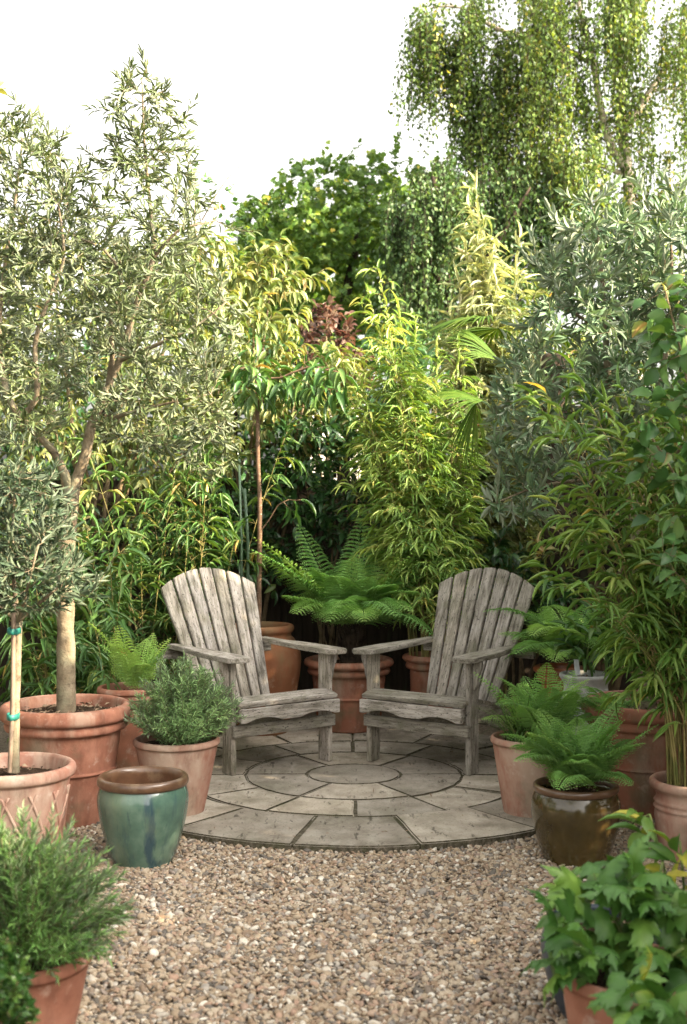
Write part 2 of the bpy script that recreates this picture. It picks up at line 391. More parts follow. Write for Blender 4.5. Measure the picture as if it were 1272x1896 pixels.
def wood_mat():
    m, nt, nd, ln = new_mat('weathered_wood')
    at = nd.new('ShaderNodeAttribute'); at.attribute_name = 'gco'
    ti = nd.new('ShaderNodeAttribute'); ti.attribute_name = 'tint'
    tc = nd.new('ShaderNodeTexCoord')
    def noise(vec, st, det, rough=.6):
        mp = nd.new('ShaderNodeMapping'); mp.inputs['Scale'].default_value = st; ln.new(vec, mp.inputs['Vector'])
        z = nd.new('ShaderNodeTexNoise'); z.inputs['Scale'].default_value = 1; z.inputs['Detail'].default_value = det; z.inputs['Roughness'].default_value = rough
        ln.new(mp.outputs[0], z.inputs['Vector']); return z.outputs['Fac']
    fine = noise(at.outputs['Vector'], (9, 95, 95), 6, .7); mid = noise(at.outputs['Vector'], (7, 34, 34), 5, .65)
    rp = ramp(nd, [(.28, (.13, .114, .098)), (.42, (.27, .246, .220)), (.55, (.385, .355, .322)), (.72, (.50, .468, .432))]); ln.new(fine, rp.inputs[0])
    rp2 = ramp(nd, [(.34, (.40, .385, .345)), (.46, (.80, .785, .75)), (.54, (.98, .97, .96)), (.68, (1.13, 1.12, 1.10))]); ln.new(mid, rp2.inputs[0])
    mu = nd.new('ShaderNodeMix'); mu.data_type = 'RGBA'; mu.blend_type = 'MULTIPLY'; mu.inputs[0].default_value = 1
    ln.new(rp.outputs[0], mu.inputs[6]); ln.new(rp2.outputs[0], mu.inputs[7])
    tr = ramp(nd, [(0, (.66, .66, .60)), (.35, (.92, .92, .93)), (.5, (.98, .96, .90)), (.7, (1.1, 1.1, 1.12)), (1, (1.3, 1.26, 1.22))]); ln.new(ti.outputs['Fac'], tr.inputs[0])
    mt = nd.new('ShaderNodeMix'); mt.data_type = 'RGBA'; mt.blend_type = 'MULTIPLY'; mt.inputs[0].default_value = 1
    ln.new(mu.outputs[2], mt.inputs[6]); ln.new(tr.outputs[0], mt.inputs[7])
    # algae and black spots of its own shape
    al = noise(tc.outputs['Object'], (9, 9, 9), 7); mr = nd.new('ShaderNodeMapRange'); mr.inputs[1].default_value = .50; mr.inputs[2].default_value = .68; mr.inputs[4].default_value = .6
    ln.new(al, mr.inputs[0])
    ma = nd.new('ShaderNodeMix'); ma.data_type = 'RGBA'; ln.new(mr.outputs[0], ma.inputs[0]); ln.new(mt.outputs[2], ma.inputs[6]); ma.inputs[7].default_value = (.15, .145, .095, 1)
    sp = noise(at.outputs['Vector'], (55, 150, 150), 3); ms = nd.new('ShaderNodeMapRange'); ms.inputs[1].default_value = .60; ms.inputs[2].default_value = .66; ms.inputs[4].default_value = .85
    ln.new(sp, ms.inputs[0])
    mb = nd.new('ShaderNodeMix'); mb.data_type = 'RGBA'; ln.new(ms.outputs[0], mb.inputs[0]); ln.new(ma.outputs[2], mb.inputs[6]); mb.inputs[7].default_value = (.035, .032, .028, 1)
    pb = nd.new('ShaderNodeBsdfPrincipled'); pb.inputs['Roughness'].default_value = .85; pb.inputs['Specular IOR Level'].default_value = .2
    ln.new(mb.outputs[2], pb.inputs['Base Color'])
    bp = nd.new('ShaderNodeBump'); bp.inputs['Strength'].default_value = .55; bp.inputs['Distance'].default_value = .003
    ln.new(fine, bp.inputs['Height']); ln.new(bp.outputs[0], pb.inputs['Normal'])
    ou = nd.new('ShaderNodeOutputMaterial'); ln.new(pb.outputs[0], ou.inputs[0])
    return m
M['wood'] = wood_mat()

def slab_mat():
    m = noise_mat('sandstone', [([(.3, (.27, .235, .195)), (.5, (.40, .355, .305)), (.7, (.49, .445, .39))], 6, 8),
        ((.17, .15, .115), 4.5, .50, .66, .65, U), ((.52, .475, .415), 14, .54, .68, .55, (1, .35, 1)), ((.15, .145, .095), 3.3, .52, .66, .4, U), ((.06, .05, .038), 38, .60, .68, .75, (1, .25, 1)), ((.07, .065, .045), 90, .58, .66, .5, U)], .85, .9, 26, .25, bdist=.010)
    nd, ln = m.node_tree.nodes, m.node_tree.links
    pb = [n for n in nd if n.type == 'BSDF_PRINCIPLED'][0]
    src = pb.inputs['Base Color'].links[0].from_socket
    at = nd.new('ShaderNodeAttribute'); at.attribute_name = 'tint'
    tr = ramp(nd, [(0, (.72, .71, .68)), (.5, (1, .99, .97)), (1, (1.22, 1.17, 1.08))]); ln.new(at.outputs['Fac'], tr.inputs[0])
    mu = nd.new('ShaderNodeMix'); mu.data_type = 'RGBA'; mu.blend_type = 'MULTIPLY'; mu.inputs[0].default_value = 1
    ln.new(src, mu.inputs[6]); ln.new(tr.outputs[0], mu.inputs[7]); ln.new(mu.outputs[2], pb.inputs['Base Color'])
    return m
M['slab'] = slab_mat()

def pebble_mat():
    m, nt, nd, ln = new_mat('pebbles')
    at = nd.new('ShaderNodeAttribute'); at.attribute_name = 'tint'
    rp = ramp(nd, [(0, (.09, .078, .066)), (.08, (.15, .126, .103)), (.20, (.22, .148, .094)), (.34, (.30, .225, .150)), (.52, (.335, .265, .188)), (.66, (.39, .32, .24)),
                   (.76, (.32, .208, .145)), (.85, (.195, .175, .155)), (.93, (.47, .41, .335)), (1, (.60, .555, .48))])
    ln.new(at.outputs['Fac'], rp.inputs[0])
    tc = nd.new('ShaderNodeTexCoord'); nz = nd.new('ShaderNodeTexNoise'); nz.inputs['Scale'].default_value = 220; nz.inputs['Detail'].default_value = 3
    ln.new(tc.outputs['Object'], nz.inputs['Vector'])
    mr = nd.new('ShaderNodeMapRange'); mr.inputs[3].default_value = .70; mr.inputs[4].default_value = 1.48; ln.new(nz.outputs['Fac'], mr.inputs[0])
    mu = nd.new('ShaderNodeMix'); mu.data_type = 'RGBA'; mu.blend_type = 'MULTIPLY'; mu.inputs[0].default_value = 1
    ln.new(rp.outputs[0], mu.inputs[6]); ln.new(mr.outputs[0], mu.inputs[7])
    pb = nd.new('ShaderNodeBsdfPrincipled'); pb.inputs['Roughness'].default_value = .6; pb.inputs['Specular IOR Level'].default_value = .35
    ln.new(mu.outputs[2], pb.inputs['Base Color'])
    ou = nd.new('ShaderNodeOutputMaterial'); ln.new(pb.outputs[0], ou.inputs[0])
    return m
M['pebbles'] = pebble_mat()

M['olive_leaf'] = leaf_mat('olive_leaf', [(0, (0.043, 0.063, 0.023)), (.45, (0.089, 0.121, 0.050)), (.8, (0.161, 0.195, 0.092)), (1, (0.254, 0.253, 0.107))], .5, 0.16, (1.5, 1.45, .7), back=(.15, .175, .11), spec=.25)
M['olive_dark'] = leaf_mat('olive_dark', [(0, (0.024, 0.044, 0.024)), (.45, (0.056, 0.089, 0.050)), (.8, (0.104, 0.145, 0.084)), (1, (0.168, 0.196, 0.112))], .5, .15, (1.5, 1.45, .7), back=(.11, .14, .09), spec=.25)
M['silver_leaf'] = leaf_mat('silver_leaf', [(0, (0.056, 0.101, 0.049)), (.45, (0.118, 0.188, 0.102)), (.8, (0.198, 0.293, 0.168)), (1, (0.282, 0.363, 0.177))], .5, 0.14, (1.4, 1.4, .8), back=(.22, .255, .185), spec=.25)
M['bamboo_leaf'] = leaf_mat('bamboo_leaf', [(0, (0.091, 0.184, 0.046)), (.4, (0.193, 0.335, 0.074)), (.75, (0.384, 0.496, 0.132)), (.93, (0.643, 0.668, 0.232)), (1, (0.750, 0.691, 0.232))], .42, 0.24, (1.5, 1.35, .5))
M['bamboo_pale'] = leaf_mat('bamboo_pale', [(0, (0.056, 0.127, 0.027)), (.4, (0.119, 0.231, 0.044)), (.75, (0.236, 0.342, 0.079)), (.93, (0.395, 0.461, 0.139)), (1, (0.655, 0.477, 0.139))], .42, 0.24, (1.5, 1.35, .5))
M['gold_leaf'] = leaf_mat('gold_leaf', [(0, (0.149, 0.211, 0.096)), (.4, (0.312, 0.366, 0.176)), (.8, (0.505, 0.515, 0.320)), (1, (0.713, 0.624, 0.480))], .45, 0.34, (1.35, 1.25, .6))
M['deep_bamboo'] = leaf_mat('deep_bamboo', [(0, (0.032, 0.079, 0.022)), (.4, (0.065, 0.151, 0.036)), (.8, (0.138, 0.238, 0.058)), (.96, (0.289, 0.346, 0.091)), (1, (0.724, 0.519, 0.182))], .42, 0.22, (1.5, 1.35, .5))
M['fern'] = leaf_mat('fern_leaf', [(0, (0.095, 0.204, 0.058)), (.5, (0.220, 0.424, 0.116)), (1, (0.494, 0.676, 0.185))], .5, 0.22, (1.4, 1.4, .6), spec=.3)
M['herb'] = leaf_mat('herb_leaf', [(0, (0.112, 0.203, 0.072)), (.5, (0.237, 0.393, 0.151)), (1, (0.450, 0.616, 0.265))], .5, 0.14, (1.4, 1.4, .7), back=(.22, .27, .18))
M['herb_bright'] = leaf_mat('herb_bright', [(0, (0.057, 0.124, 0.030)), (.5, (0.126, 0.262, 0.060)), (1, (0.252, 0.400, 0.132))], .5, 0.16, (1.4, 1.4, .6), back=(.20, .26, .15))
M['box'] = leaf_mat('box_leaf', [(0, (.015, .05, .01)), (.5, (.035, .095, .018)), (1, (.12, .2, .04))], .35, 0.16, (1.4, 1.4, .5))
M['dark_shrub'] = leaf_mat('dark_shrub', [(0, (0.017, 0.048, 0.015)), (.5, (0.037, 0.098, 0.032)), (.9, (0.086, 0.165, 0.046)), (1, (0.173, 0.240, 0.066))], .3, 0.15, (1.5, 1.5, .5), spec=.5)
M['sunny_shrub'] = leaf_mat('sunny_shrub', [(0, (0.069, 0.118, 0.035)), (.45, (0.151, 0.207, 0.065)), (.8, (0.290, 0.296, 0.113)), (.95, (0.454, 0.355, 0.162)), (1, (0.454, 0.237, 0.130))], .42, 0.3, (1.45, 1.3, .5))
M['peach_leaf'] = leaf_mat('peach_leaf', [(0, (0.026, 0.075, 0.017)), (.5, (0.060, 0.144, 0.034)), (.9, (0.132, 0.207, 0.054)), (1, (0.336, 0.172, 0.060))], .4, 0.22, (1.5, 1.4, .5))
M['copper'] = leaf_mat('copper_leaf', [(0, (0.054, 0.025, 0.022)), (.5, (0.108, 0.057, 0.044)), (1, (0.202, 0.149, 0.099))], .45, .3, (1.5, 1.0, .8))
M['maple'] = leaf_mat('maple_leaf', [(0, (0.058, 0.127, 0.030)), (.5, (0.137, 0.243, 0.054)), (.85, (0.309, 0.393, 0.075)), (1, (0.650, 0.507, 0.100))], .45, 0.28, (1.6, 1.5, .5))
M['birch'] = leaf_mat('birch_leaf', [(0, (0.042, 0.090, 0.026)), (.5, (0.104, 0.171, 0.043)), (.85, (0.205, 0.283, 0.067)), (1, (0.439, 0.388, 0.106))], .45, 0.3, (1.6, 1.4, .5))
M['dark_birch'] = leaf_mat('dark_birch', [(0, (0.035, 0.077, 0.026)), (.5, (0.074, 0.138, 0.045)), (1, (0.163, 0.223, 0.066))], .5, 0.22, (1.5, 1.5, .6))
M['climber'] = leaf_mat('climber_leaf', [(0, (0.032, 0.086, 0.025)), (.5, (0.067, 0.155, 0.044)), (.85, (0.127, 0.218, 0.069)), (.97, (0.230, 0.276, 0.092)), (1, (0.414, 0.253, 0.115))], .4, 0.22, (1.5, 1.4, .5))
M['broad'] = leaf_mat('broad_leaf', [(0, (0.033, 0.091, 0.018)), (.5, (0.068, 0.162, 0.030)), (.85, (0.143, 0.245, 0.039)), (1, (0.405, 0.361, 0.045))], .42, 0.18, (1.4, 1.5, .5))
M['palm'] = leaf_mat('palm_leaf', [(0, (0.024, 0.068, 0.009)), (.5, (0.060, 0.116, 0.015)), (.9, (0.120, 0.163, 0.024)), (1, (0.192, 0.177, 0.044))], .6, 0.22, (1.4, 1.3, .5), spec=.15)
M['grass'] = leaf_mat('grass_leaf', [(0, (.04, .09, .025)), (.5, (.085, .16, .045)), (.9, (.2, .26, .10)), (1, (.32, .28, .12))], .45, 0.2, (1.4, 1.3, .5))

# ------------------------------------------------------------------ setting: ground, gravel, paving
def sheet(name, x0, x1, y0, y1, z, mat):
    o = mesh_np(name, [(x0, y0, z), (x1, y0, z), (x1, y1, z), (x0, y1, z)], [(0, 1, 2, 3)], mat, smooth=False)
    return o
tag(sheet('ground', -150, 150, -150, 150, -.075, M['ground']), kind='structure')
tag(sheet('gravel_bed', -3.2, 3.2, .5, 8.9, -.046, M['gravel_bed']), kind='structure')
CX, CY = .05, 6.34
RO = 1.27

def ico():
    bm = bmesh.new(); bmesh.ops.create_icosphere(bm, subdivisions=2, radius=1.0)
    V = np.array([v.co[:] for v in bm.verts]); T = np.array([[v.index for v in f.verts] for f in bm.faces]); bm.free()
    keep = V[T].mean(1)[:, 2] > -.45
    T = T[keep]; used = np.unique(T); mp = np.full(len(V), -1); mp[used] = np.arange(len(used))
    return V[used], mp[T]

def gravel():
    rng = np.random.default_rng(5)
    V0, T0 = ico()
    c = .0108
    gx, gy = np.meshgrid(np.arange(-2.3, 2.3, c), np.arange(2.75, 6.1, c))
    p = np.stack([gx.ravel(), gy.ravel()], -1) + rng.uniform(-.6, .6, (gx.size, 2)) * c
    r = np.hypot(p[:, 0] - CX, p[:, 1] - CY)
    keep = (r > RO - .015) & (np.abs(p[:, 0]) < p[:, 1] * .264 + .70)
    p = p[keep]; n = len(p)
    size = np.clip(rng.lognormal(math.log(.0072), .36, n), .0035, .016)
    z = rng.uniform(-.040, -.026, n) - size * .2
    sx, sy, sz = size * rng.uniform(.95, 1.35, n), size * rng.uniform(.7, 1.0, n), size * rng.uniform(.45, .75, n)
    a = rng.uniform(0, 6.28, n); tx, ty = rng.normal(0, .28, n), rng.normal(0, .28, n)
    ph = rng.uniform(0, 6.28, (n, 3)); am = rng.uniform(.05, .2, (n, 3, 1))
    V = np.repeat(V0[None], n, 0)
    bump = 1 + am[:, 0] * np.sin(2.3 * V0[None, :, 0] + ph[:, :1]) + am[:, 1] * np.sin(2.7 * V0[None, :, 1] + ph[:, 1:2]) + am[:, 2] * np.sin(3.1 * V0[None, :, 2] + 2 * V0[None, :, 0] + ph[:, 2:])
    V = V * bump[..., None] * np.stack([sx, sy, sz], -1)[:, None]
    x, y, zz = V[..., 0], V[..., 1], V[..., 2]
    ca, sa = np.cos(a)[:, None], np.sin(a)[:, None]
    X = x * ca - y * sa; Y = x * sa + y * ca
    Z = zz + X * tx[:, None] + Y * ty[:, None]
    V = np.stack([X + p[:, 0:1], Y + p[:, 1:2], Z + z[:, None]], -1)
    T = T0[None] + (np.arange(n) * len(V0))[:, None, None]
    o = mesh_np('gravel', V.reshape(-1, 3), T.reshape(-1, 3), M['pebbles'], tint=np.repeat(rng.random(n), len(V0)))
    tag(o, 'loose pale brown and grey pea gravel spread in front of the round paving', 'gravel', kind='stuff')
gravel()

def paving():
    rng = random.Random(3)
    V, Fc, tint, mi = [], [], [], []
    def add(bm, t, m):
        bm.verts.index_update(); b = len(V)
        for v in bm.verts: V.append(v.co[:]); tint.append(t)
        bm.normal_update()
        for f in bm.faces: Fc.append([b + v.index for v in f.verts]); mi.append(1 if abs(f.normal.z) < .45 else m)
        bm.free()
    def slab(poly, zt):
        bm = bmesh.new()
        vs = [bm.verts.new((x, y, -.05)) for x, y in poly]
        f = bm.faces.new(vs); f.normal_update()
        if f.normal.z < 0: f.normal_flip()
        ex = bmesh.ops.extrude_face_region(bm, geom=[f])
        top = [v for v in ex['geom'] if isinstance(v, bmesh.types.BMVert)]
        dx, dy = rng.uniform(-.004, .004), rng.uniform(-.004, .004)
        cx = sum(v.co.x for v in top) / len(top); cy = sum(v.co.y for v in top) / len(top)
        for v in top: v.co.z = zt + (v.co.x - cx) * dx * 2 + (v.co.y - cy) * dy * 2
        bm.normal_update()
        ed = [e for e in bm.edges if all(v in top for v in e.verts)]
        bmesh.ops.bevel(bm, geom=ed, offset=.006, segments=2, affect='EDGES')
        add(bm, rng.random(), 0)
    g = .0040
    def ring(r0, r1, angs, straight=()):
        n = len(angs)
        for i in range(n):
            a0, a1 = angs[i], angs[(i + 1) % n]
            if a1 <= a0: a1 += 360
            gi, go = math.degrees(g / max(r0, .1)), math.degrees(g / r1)
            k = max(3, int((a1 - a0) / 4) + 1)
            jit = lambda: rng.uniform(-.0045, .0030)
            o = [(r1 - g + jit(), a0 + go + (a1 - a0 - 2 * go) * j / k) for j in range(k + 1)]
            q = [(r0 + g + jit(), a0 + gi + (a1 - a0 - 2 * gi) * j / k) for j in range(k, -1, -1)]
            # side points so the joints wander a little
            mo = [(r0 + (r1 - r0) * f, (a1 - (gi + go) / 2) + math.degrees(rng.uniform(-.005, .003) / r1)) for f in (.7, .35)]
            mi_ = [(r0 + (r1 - r0) * f, (a0 + (gi + go) / 2) + math.degrees(rng.uniform(-.003, .005) / r1)) for f in (.3, .65)]
            poly = [(CX + r * math.cos(R(a)), CY + r * math.sin(R(a))) for r, a in o + mo + q + mi_]
            slab(poly, rng.uniform(-.004, .002))
    bm = bmesh.new()
    slab([(CX + (.225 + rng.uniform(-.003, .003)) * math.cos(R(a)), CY + (.225 + rng.uniform(-.003, .003)) * math.sin(R(a))) for a in range(0, 360, 8)], 0)
    ring(.228, .53, [2, 56, 124, 180, 242, 299])
    ring(.53, .825, [26, 58, 90, 122, 150, 182, 214, 242, 270, 299, 330, 358])
    ring(.825, RO, [18, 42, 66, 90, 114, 138, 162, 186, 210, 234, 258.5, 281.5, 306.5, 330, 354])
    # joint bed
    bm.free(); bm = bmesh.new()
    c = bm.verts.new((CX, CY, -.007)); rim = []; low = []
    for i in range(96):
        a = 2 * math.pi * i / 96; r = RO - .02
        rim.append(bm.verts.new((CX + r * math.cos(a), CY + r * math.sin(a), -.007)))
        low.append(bm.verts.new((CX + r * math.cos(a), CY + r * math.sin(a), -.07)))
    for i in range(96):
        j = (i + 1) % 96
        bm.faces.new((c, rim[i], rim[j])); bm.faces.new((rim[i], low[i], low[j], rim[j]))
    add(bm, .5, 1)
    me = bpy.data.meshes.new('patio_paving'); me.from_pydata(V, [], Fc); me.update()
    a = me.attributes.new('tint', 'FLOAT', 'POINT'); a.data.foreach_set('value', tint)
    me.polygons.foreach_set('material_index', mi)
    o = link_mesh('patio_paving', me, [M['slab'], M['joint']]); tag(o, kind='structure')
paving()

def litter():
    rng = np.random.default_rng(9); lv = Leaves(); n = 110
    a = rng.uniform(0, 6.28, n); r = np.sqrt(rng.random(n)) * 1.2
    r = np.where(rng.random(n) < .5, r, 1.02 + .2 * rng.random(n))
    p = np.stack([CX + r * np.cos(a), CY + r * np.sin(a), np.full(n, .004)], -1); d = rng.normal(0, 1, (n, 3)); d[:, 2] *= .1
    lv.add(p, d, np.array([0, 0, 1.]) + rng.normal(0, .2, (n, 3)), rng.uniform(.006, .030, n), rng.uniform(.003, .010, n), rng.random(n))
    n = 90; p = np.stack([rng.uniform(-1.1, 1.0, n), rng.uniform(3.3, 5.4, n), np.full(n, -.019)], -1)
    p = p[np.hypot(p[:, 0] - CX, p[:, 1] - CY) > RO]; n = len(p); d = rng.normal(0, 1, (n, 3)); d[:, 2] *= .25
    lv.add(p, d, np.array([0, 0, 1.]) + rng.normal(0, .4, (n, 3)), rng.uniform(.012, .035, n), rng.uniform(.004, .012, n), rng.random(n))
    tag(lv.build('leaf_litter', LANCE_LO, M['bark_chip'], None), 'small dry brown leaf bits scattered over the paving and gravel', 'leaf litter', kind='stuff')
litter()

# ------------------------------------------------------------------ boards (fence, chairs)
CHAIR_TINT = .22
class Boards:
    """boards cut from an outline, with grain coordinates along their length"""
    def __init__(s, seed=1): s.V, s.F, s.g, s.t = [], [], [], []; s.r = random.Random(seed)
    def add(s, outline, th, mat, bevel=.003, along='y', tint=None):
        bm = bmesh.new()
        vs = [bm.verts.new((x, y, -th / 2)) for x, y in outline]
        f = bm.faces.new(vs)
        ex = bmesh.ops.extrude_face_region(bm, geom=[f])
        for v in ex['geom']:
            if isinstance(v, bmesh.types.BMVert): v.co.z = th / 2
        bmesh.ops.recalc_face_normals(bm, faces=bm.faces)
        if bevel: bmesh.ops.bevel(bm, geom=[e for e in bm.edges if e.calc_face_angle(0) > .5], offset=bevel, segments=2, affect='EDGES')
        bm.verts.index_update(); b = len(s.V)
        off = [s.r.uniform(0, 50) for _ in range(3)]; t = s.r.random() * .55 + CHAIR_TINT if tint is None else tint
        for v in bm.verts:
            c = v.co; s.V.append((mat @ c)[:]); s.t.append(t)
            u, w = (c.y, c.x) if along == 'y' else (c.x, c.y)
            s.g.append((u + off[0], w + off[1], c.z + off[2]))
        for q in bm.faces: s.F.append([b + v.index for v in q.verts])
        bm.free()
    def box(s, x0, x1, y0, y1, z0, z1, along=None, bevel=.003, tint=None, rot=None):
        d = [x1 - x0, y1 - y0, z1 - z0]; th = min(range(3), key=lambda i: d[i])
        ax = [i for i in range(3) if i != th]
        m = Matrix(((0,) * 4,) * 4); m = Matrix.Identity(4)
        cols = [Vector((0, 0, 0)) for _ in range(3)]
        cols[0][ax[0]] = 1; cols[1][ax[1]] = 1; cols[2][th] = 1
        m = Matrix((cols[0], cols[1], cols[2])).transposed().to_4x4()
        m.translation = ((x0 + x1) / 2, (y0 + y1) / 2, (z0 + z1) / 2)
        if rot is not None: m = rot @ m
        a, b = d[ax[0]] / 2, d[ax[1]] / 2
        s.add([(-a, -b), (a, -b), (a, b), (-a, b)], d[th], m, bevel, 'x' if a > b else 'y', tint)
    def build(s, name, mat, parent, local=True):
        me = bpy.data.meshes.new(name); me.from_pydata(s.V, [], s.F); me.update()
        a = me.attributes.new('gco', 'FLOAT_VECTOR', 'POINT'); a.data.foreach_set('vector', np.array(s.g, np.float32).ravel())
        a = me.attributes.new('tint', 'FLOAT', 'POINT'); a.data.foreach_set('value', s.t)
        return link_mesh(name, me, mat, parent, local)

def fence(name, label, cat, x0, x1, loc, rz, h):
    root = empty(name, label, cat, loc, rz)
    b = Boards(11); x = x0; rr = random.Random(4)
    while x < x1:
        b.box(x, x + .1235, -.010, .010, 0, h + rr.uniform(-.006, .006), bevel=.002); x += .126
    b.box(x0, x1, .0125, .0185, 0, h - .03, tint=.1)
    b.build('board_panel', M['fence'], root)
    b = Boards(12)
    for z in (.25, h - .2): b.box(x0, x1, .011, .05, z, z + .07)
    b.build('rail', M['fence'], root)
    n = int((x1 - x0) / 1.8) + 1
    for i in range(n + 1):
        b = Boards(20 + i); X = x0 + (x1 - x0) * i / n
        b.box(X - .045, X + .045, .052, .142, -.06, h + .5 if cat == 'fence' else h); b.build('post', M['fence'], root)
    return root
fence('garden_fence', 'dark stained board fence behind the dark shrub and tree fern', 'fence', -3.2, 3.2, (0, 8.75, -.05), 0, 1.5)
root = empty('trellis', 'dark wooden trellis rails standing on top of the back fence', 'trellis', (0, 8.72, 1.46))
b = Boards(31); b.box(-1.1, 1.0, -.02, .02, .50, .545); b.build('rail', M['fence'], root)
b = Boards(32); b.box(-1.1, 1.0, -.02, .02, .20, .235); b.build('rail', M['fence'], root)
for i in range(7):
    b = Boards(33 + i); x = -1.05 + i * .33; b.box(x - .014, x + .014, -.043, -.021, 0, .58); b.build('upright', M['fence'], root)
o = mesh_np('rendered_wall', [(-.26, 10.2, -.07), (.14, 10.2, -.07), (.14, 10.2, 2.02), (-.26, 10.2, 2.02), (-.26, 10.45, -.07), (.14, 10.45, -.07), (.14, 10.45, 2.02), (-.26, 10.45, 2.02)],
            [(0, 1, 2, 3), (5, 4, 7, 6), (4, 0, 3, 7), (1, 5, 6, 2), (3, 2, 6, 7)], M['render_wall'], smooth=False)
tag(o, 'pale rendered wall glimpsed through the trellis rails', 'wall')

# ------------------------------------------------------------------ chairs
def chair(label, loc, rz, seed):
    root = empty('adirondack_chair', label, 'chair', loc, rz, 'slatted garden chairs on the round patio')
    r = random.Random(seed); W = M['wood']
    for s in (-1, 1):
        b = Boards(seed + s); x = .286 * s
        b.box(x - .014, x + .014, -.044, .044, 0, .553); b.build('front_leg', W, root)
        b = Boards(seed + 3 + s)
        pts = [(.222, -.09), (.243, -.124), (.325, -.126), (.352, -.098), (.354, .05), (.347, .17), (.330, .29), (.312, .40), (.305, .60), (.250, .60), (.240, .40), (.228, .28), (.222, .12)]
        b.add([(px * s, py) for px, py in pts], .024, Matrix.Translation((0, 0, .567)), .004); b.build('arm', W, root)
        b = Boards(seed + 6 + s)                       # curved bracket outside the leg, under the arm
        pr = [(0, 0), (.046, 0), (.045, -.03), (.034, -.06), (.024, -.085), (.022, -.11), (.013, -.135), (0, -.145)]
        m = Matrix.Translation((s * .3015, -.012, .553)) @ Matrix(((s, 0, 0, 0), (0, 0, -1, 0), (0, 1, 0, 0), (0, 0, 0, 1)))
        b.add(pr, .024, m, .002); b.build('arm_bracket', W, root)
        b = Boards(seed + 9 + s)                       # side rail running from the seat front to the ground behind
        x = .257 * s
        pr = [(-.095, .262), (-.095, .330), (.0, .352), (.40, .262), (.88, .02), (.88, 0), (.78, 0), (.30, .180), (.0, .255)]
        m = Matrix.Translation((x, 0, 0)) @ Matrix(((0, 0, 1, 0), (1, 0, 0, 0), (0, 1, 0, 0), (0, 0, 0, 1)))
        b.add(pr, .028, m, .003, 'x'); b.build('side_rail', W, root)
    # seat planks: front plank tips forward, the rest slope down to the back
    b = Boards(seed + 12)
    def plank(y0, z0, y1, z1, hw, th=.02):
        L = math.hypot(y1 - y0, z1 - z0); a = math.atan2(z1 - z0, y1 - y0)
        m = Matrix.Translation((0, (y0 + y1) / 2, (z0 + z1) / 2 + th / 2)) @ Matrix.Rotation(a, 4, 'X')
        b.add([(-hw, -L / 2), (hw, -L / 2), (hw, L / 2), (-hw, L / 2)], th, m, .004, 'x')
    plank(-.102, .331, -.008, .354, .292, .022)
    for i in range(5):
        t0, t1 = i / 5, (i + .92) / 5
        plank(.002 + .40 * t0, .352 - .09 * t0, .002 + .40 * t1, .352 - .09 * t1, .268)
    b.build('seat', W, root)
    b = Boards(seed + 13)                              # scalloped apron
    n = 40; low = []
    for i in range(n + 1):
        x = -.292 + .584 * i / n; u = abs(x) / .292
        # flat ends, two shallow arches and a point in the middle
        dz = 0 if u > .9 else .020 * (math.sin(math.pi * min(1, (.9 - u) / .72)) ** 1.0 if u > .18 else math.sin(math.pi * ((.9 - u) / .72)) if (.9 - u) / .72 < 1 else 0)
        low.append((x, -.034 + max(0, dz)))
    b.add([(-.292, .034), (.292, .034)][::-1] + low, .022, Matrix.Translation((0, -.112, .296)) @ Matrix.Rotation(R(90), 4, 'X'), .003, 'x', .75)
    b.build('apron', W, root)
    b = Boards(seed + 14); b.box(-.302, .302, -.070, -.0455, .186, .244, tint=.12); b.build('front_stretcher', W, root)
    # back: seven tapering slats cut to an arc
    ang = math.atan2(.34, .69)
    fr = Matrix.Translation((0, .395, .262)) @ Matrix.Rotation(-ang, 4, 'X') @ Matrix(((1, 0, 0, 0), (0, 0, -1, 0), (0, 1, 0, 0), (0, 0, 0, 1)))
    b = Boards(seed + 15)
    for i in range(7):
        c0, c1 = (i - 3) * .0600, (i - 3) * .0850
        w0, w1 = .0248, .0355
        top = lambda x: .775 - 1.25 * x * x
        xs = [c1 + w1 - 2 * w1 * k / 4 for k in range(5)]
        out = [(c0 - w0, 0), (c0 + w0, 0)] + [(x, top(x) + r.uniform(-.001, .001)) for x in xs]
        b.add(out, .020, fr @ Matrix.Translation((0, 0, r.uniform(-.0015, .0015))), .003, 'y')
    b.build('backrest', W, root)
    for z, hw, h in ((.56, .255, .06), (.30, .215, .05), (.05, .20, .07)):
        b = Boards(seed + 16); m = fr @ Matrix.Translation((0, z, -.0235))
        b.add([(-hw, -h / 2), (hw, -h / 2), (hw, h / 2), (-hw, h / 2)], .024, m, .003, 'x', .2); b.build('back_rail', W, root)
    b = Boards(seed + 19); b.box(-.335, .335, .585, .61, .50, .553, tint=.2); b.build('arm_support', W, root)
    return root
CHAIR_TINT = .42
chair('weathered grey slatted chair on the left, angled right, beside the bushy herb pot', (-.325, 6.49, .001), R(36), 100)
CHAIR_TINT = .08
chair('weathered grey slatted chair on the right, angled left, beside the grass pot', (.390, 6.49, .001), R(-34), 200)

